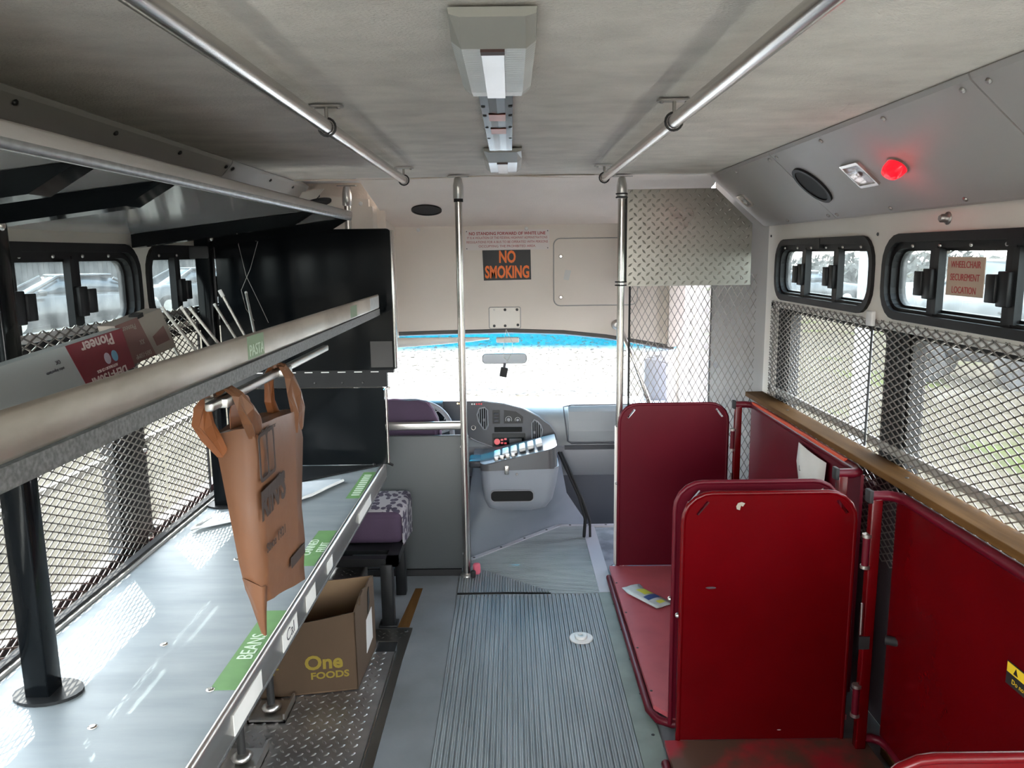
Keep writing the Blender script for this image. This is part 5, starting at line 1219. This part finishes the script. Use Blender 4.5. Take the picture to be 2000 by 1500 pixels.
gm.add([(x, y+8, gz(x, y)) for y in co for x in co], [(j*(N+1)+i, j*(N+1)+i+1, (j+1)*(N+1)+i+1, (j+1)*(N+1)+i) for j in range(N) for i in range(N)], True)
struct(gm.build('ground', 'gravel'))

mat('bounce_concrete', (.66,.61,.53), .9, col2=(.58,.53,.46), vs=3, va=.7, bump=.3, bs=40)
struct(MB().box((-2.85, -7.0, GZ-.06), (3.2, 8.0, GZ+.035)).build('ground_bounce_slab', 'bounce_concrete'))  # pale slab out of view, added to bounce daylight up into the bus
def car(nm, loc, rot, paint, label, kind='car', sc=1.0):
    c = thing(nm, (0,0,0), label, 'car' if kind == 'car' else kind)
    if kind == 'car':
        st = [(-2.15, .35, .62, .78), (-2.05, .22, .86, .86), (-1.2, .20, .98, .90), (-.55, .20, 1.02, .92), (.9, .20, 1.02, .92), (1.6, .22, .98, .88), (2.1, .30, .82, .82), (2.2, .40, .62, .76)]
        rf = [(-1.05, .98, .98, .80), (-.25, .99, 1.42, .66), (.35, .99, 1.46, .66), (1.05, .99, 1.36, .64), (1.75, .97, .98, .78)]
    else:   # pickup / truck with tall cab
        st = [(-2.6, .45, .85, .90), (-2.5, .32, 1.15, .96), (-1.3, .30, 1.22, .98), (-.2, .30, 1.22, .98), (1.3, .30, 1.20, .98), (2.6, .35, 1.18, .96), (2.7, .5, 1.0, .92)]
        rf = [(-1.15, 1.2, 1.22, .88), (-.5, 1.2, 1.78, .76), (.2, 1.2, 1.84, .76), (.9, 1.2, 1.76, .78), (1.0, 1.2, 1.22, .88)]
    def sec(y, z0, z1, hw): return [(-hw*.9, y, z0), (-hw, y, z0+.12), (-hw, y, z1-.12), (-hw*.82, y, z1), (hw*.82, y, z1), (hw, y, z1-.12), (hw, y, z0+.12), (hw*.9, y, z0)]
    MB().loft([sec(*s) for s in st]).build('body', paint, c)
    MB().loft([[(-.82*1.0*h0, y, z0), (-h0*.98, y, (z0*2+z1)/3), (-h0*.80, y, z1), (h0*.80, y, z1), (h0*.98, y, (z0*2+z1)/3), (h0*.82, y, z0)] for y, z0, z1, h0 in rf]).build('glasshouse', 'car_glass', c)
    y0, y1, zz = rf[1][0], rf[-2][0], rf[2][2]
    MB().rbox((-.62, y0+.05, rf[1][2]-.01), (.62, y1-.02, zz+.02), .06, 3).build('roof', paint, c)
    for s in (-1, 1):
        for y, z1, y2 in ((rf[1][0], rf[1][2], rf[0][0]), (rf[-2][0], rf[-2][2], rf[-1][0])): MB().tube([(s*.60, y, z1), (s*.76, y2, rf[0][1]+.02)], .045, 6).build('roof_pillar', paint, c)
        for y in (st[0][0]+.85, st[-1][0]-.85):
            w = MB().cyl((s*.70, y, .33), (s*.93, y, .33), .33, n=24).build('wheel', 'tyre', c); MB().cyl((s*.92, y, .33), (s*.945, y, .33), .2, n=16).build('hub', 'alu_bar', w)
        MB().rbox((s*.55-.18, st[0][0]-.02, .58), (s*.55+.18, st[0][0]+.2, .74), .04).build('headlamp', 'white_plastic', c)
        MB().rbox((s*.98-.09, rf[0][0]+.25, 1.0), (s*.98+.09, rf[0][0]+.42, 1.14), .04).build('door_mirror', paint, c)
    c.location = loc; c.rotation_euler.z = rot; c.scale = (sc, sc, sc)
    return c
car('parked_car', (-11.4, 19.6, gz(-11.4, 12)), math.radians(-42), 'car_grey', 'dark grey saloon car seen through the nearer left window')
car('parked_car', (-10.6, 25.5, gz(-10.6, 18)), math.radians(-35), 'car_grey', 'grey car seen through the left window beside the black post')
car('pickup_truck', (14.2, 22.5, GZ), math.radians(35), 'car_white', 'white pickup with its bonnet toward the wheelchair sign window', 'pickup', 1.1)
car('parked_car', (13.2, 34.0, GZ), math.radians(80), 'car_black', 'dark car far off through the small front right window')
# quad bike
q = thing('quad_bike', (0,0,0), 'black quad bike with red springs parked on the gravel', 'quad bike')
for sx_ in (-1, 1):
    for y in (-.62, .62):
        w = MB().tube([(sx_*.43, y+.235*math.cos(t), .30+.235*math.sin(t)) for t in [i*math.pi/12 for i in range(25)]], .105, 12).build('wheel', 'tyre', q)
        MB().cyl((sx_*.36, y, .30), (sx_*.48, y, .30), .14, n=16).build('rim', 'car_black', w)
    MB().cyl((sx_*.18, -.6, .62), (sx_*.33, -.6, .34), .05, n=12).build('spring', 'red_paint', q)
    MB().rbox((sx_*.42-.16, -.95, .60), (sx_*.42+.16, -.30, .68), .03).build('front_fender', 'car_black', q)
    MB().rbox((sx_*.42-.16, .30, .62), (sx_*.42+.16, .98, .70), .03).build('rear_fender', 'car_black', q)
MB().rbox((-.18, -.85, .32), (.18, .85, .62), .06).build('chassis', 'car_black', q)
MB().rbox((-.16, -.10, .68), (.16, .70, .84), .06).build('saddle', 'tyre', q)
MB().rbox((-.20, -.75, .62), (.20, -.15, .88), .08).build('tank', 'car_black', q)
MB().tube([(-.38, -.28, 1.04), (-.15, -.36, 1.0), (0, -.38, .96), (.15, -.36, 1.0), (.38, -.28, 1.04)], .018, 8).build('handlebar', 'rubber', q)
MB().tube([(-.30, .35, .76), (.30, .35, .76), (.30, .95, .76), (-.30, .95, .76), (-.30, .35, .76)], .014, 6).build('rack', 'rubber', q)
q.location = (8.3, 13.6, GZ-.02); q.rotation_euler.z = math.radians(50); q.scale = (1.25, 1.25, 1.25)
# pale post of a lean-to outside, and its header beam
ps_ = thing('canopy_post', (3.75, 8.2, GZ), 'pale painted canopy post outside the front right window', 'post')
MB().rbox((3.71, 8.14, GZ), (3.86, 8.28, 2.15), .01).build('upright', 'car_white', ps_)
MB().rbox((3.73, 8.1, 2.05), (3.85, 14.5, 2.25), .01).build('beam', 'car_white', ps_)
# board fence on the left, board by board
fn = thing('board_fence', (-20, 26, 0), 'weathered grey board fence behind the parked cars', 'fence')
bd0 = MB().box((-.09, -.012, 0), (.09, .012, 2.3)); me0 = None
fa, fb = Vector((-24.0, 10.0)), Vector((-15.5, 52.0)); n = 150
for i in range(n):
    t = i/(n-1); p = fa.lerp(fb, t)
    if me0 is None:
        o = bd0.build('fence_board', 'fence_wood'); me0 = o.data
    else:
        o = bpy.data.objects.new('fence_board', me0); COL.objects.link(o)
    o.location = (p.x, p.y, gz(p.x, p.y-8)-.05+random.uniform(-.04, .05)); o.rotation_euler.z = math.atan2((fb-fa).y, (fb-fa).x)+random.uniform(-.02, .02)
    o.scale = (1.5, 1, 1.0); o.parent = fn; o.matrix_parent_inverse = Matrix.Translation(fn.location).inverted()
# trees and hedge beyond
def leafcloud(cx, cy, cz_, rx, ry, rz, n, size):
    b = MB()
    for _ in range(n):
        while True:
            p = Vector((random.uniform(-1, 1), random.uniform(-1, 1), random.uniform(-1, 1)))
            if .25 < p.length < 1: break
        c = Vector((cx+p.x*rx, cy+p.y*ry, cz_+p.z*rz)); a = Vector((random.uniform(-1,1), random.uniform(-1,1), random.uniform(-1,1))).normalized()*size; d = a.orthogonal().normalized()*size*random.uniform(.5, .9)
        b.add([c-a, c-d*.6, c+a, c+d*.6], [(0,1,2,3)])
    return b
def tree(x, y, h, r, m, label, n=900):
    t = thing('tree', (x, y, gz(x, y-8)), label, 'tree', 'trees around the lot'); z = gz(x, y-8)
    MB().tube([(x, y, z-.1), (x+.1, y, z+h*.25), (x-.1, y+.1, z+h*.5), (x, y, z+h*.8)], .2, 8, rr=[.28, .22, .15, .06]).build('trunk', 'trunk', t)
    for k in range(4): MB().tube([(x, y, z+h*(.3+.1*k)), (x+math.cos(k*1.7)*r*.5, y+math.sin(k*1.7)*r*.5, z+h*(.45+.1*k))], .08, 6, rr=[.09, .03]).build('branch', 'trunk', t)
    leafcloud(x, y, z+h*.60, r, r, h*.42, n, .28).build('crown', m, t, recalc=False)
for i, (x, y, h, r, m, lb) in enumerate(((-27, 20, 8, 3.6, 'leaf', 'leafy green tree behind the fence, nearest window on the left'), (-25, 31, 9, 4, 'leaf', 'tall leafy tree behind the middle of the fence'), (-21, 44, 9, 4.2, 'leaf', 'leafy tree behind the far end of the fence'),
    (25, 14, 7, 3.8, 'leaf_dry', 'bare brown tree behind the white pickup'), (26, 31, 8, 4.5, 'leaf_dry', 'bare brown tree beyond the canopy post'), (24, 43, 8, 4.5, 'leaf_dry', 'bare brown tree far beyond the dark car'), (33, 22, 8, 4.5, 'leaf_dry', 'large bare tree furthest to the right'), (17, 58, 8, 4.5, 'leaf_dry', 'bare tree far ahead on the right'))):
    tree(x, y, h, r, m, lb)
hd_ = leafcloud(17.5, 36, .2, 1.2, 16, 1.2, 2500, .25).build('hedge', 'leaf_dry', recalc=False)
tag(hd_, 'long dry hedge along the right edge of the lot', 'hedge')
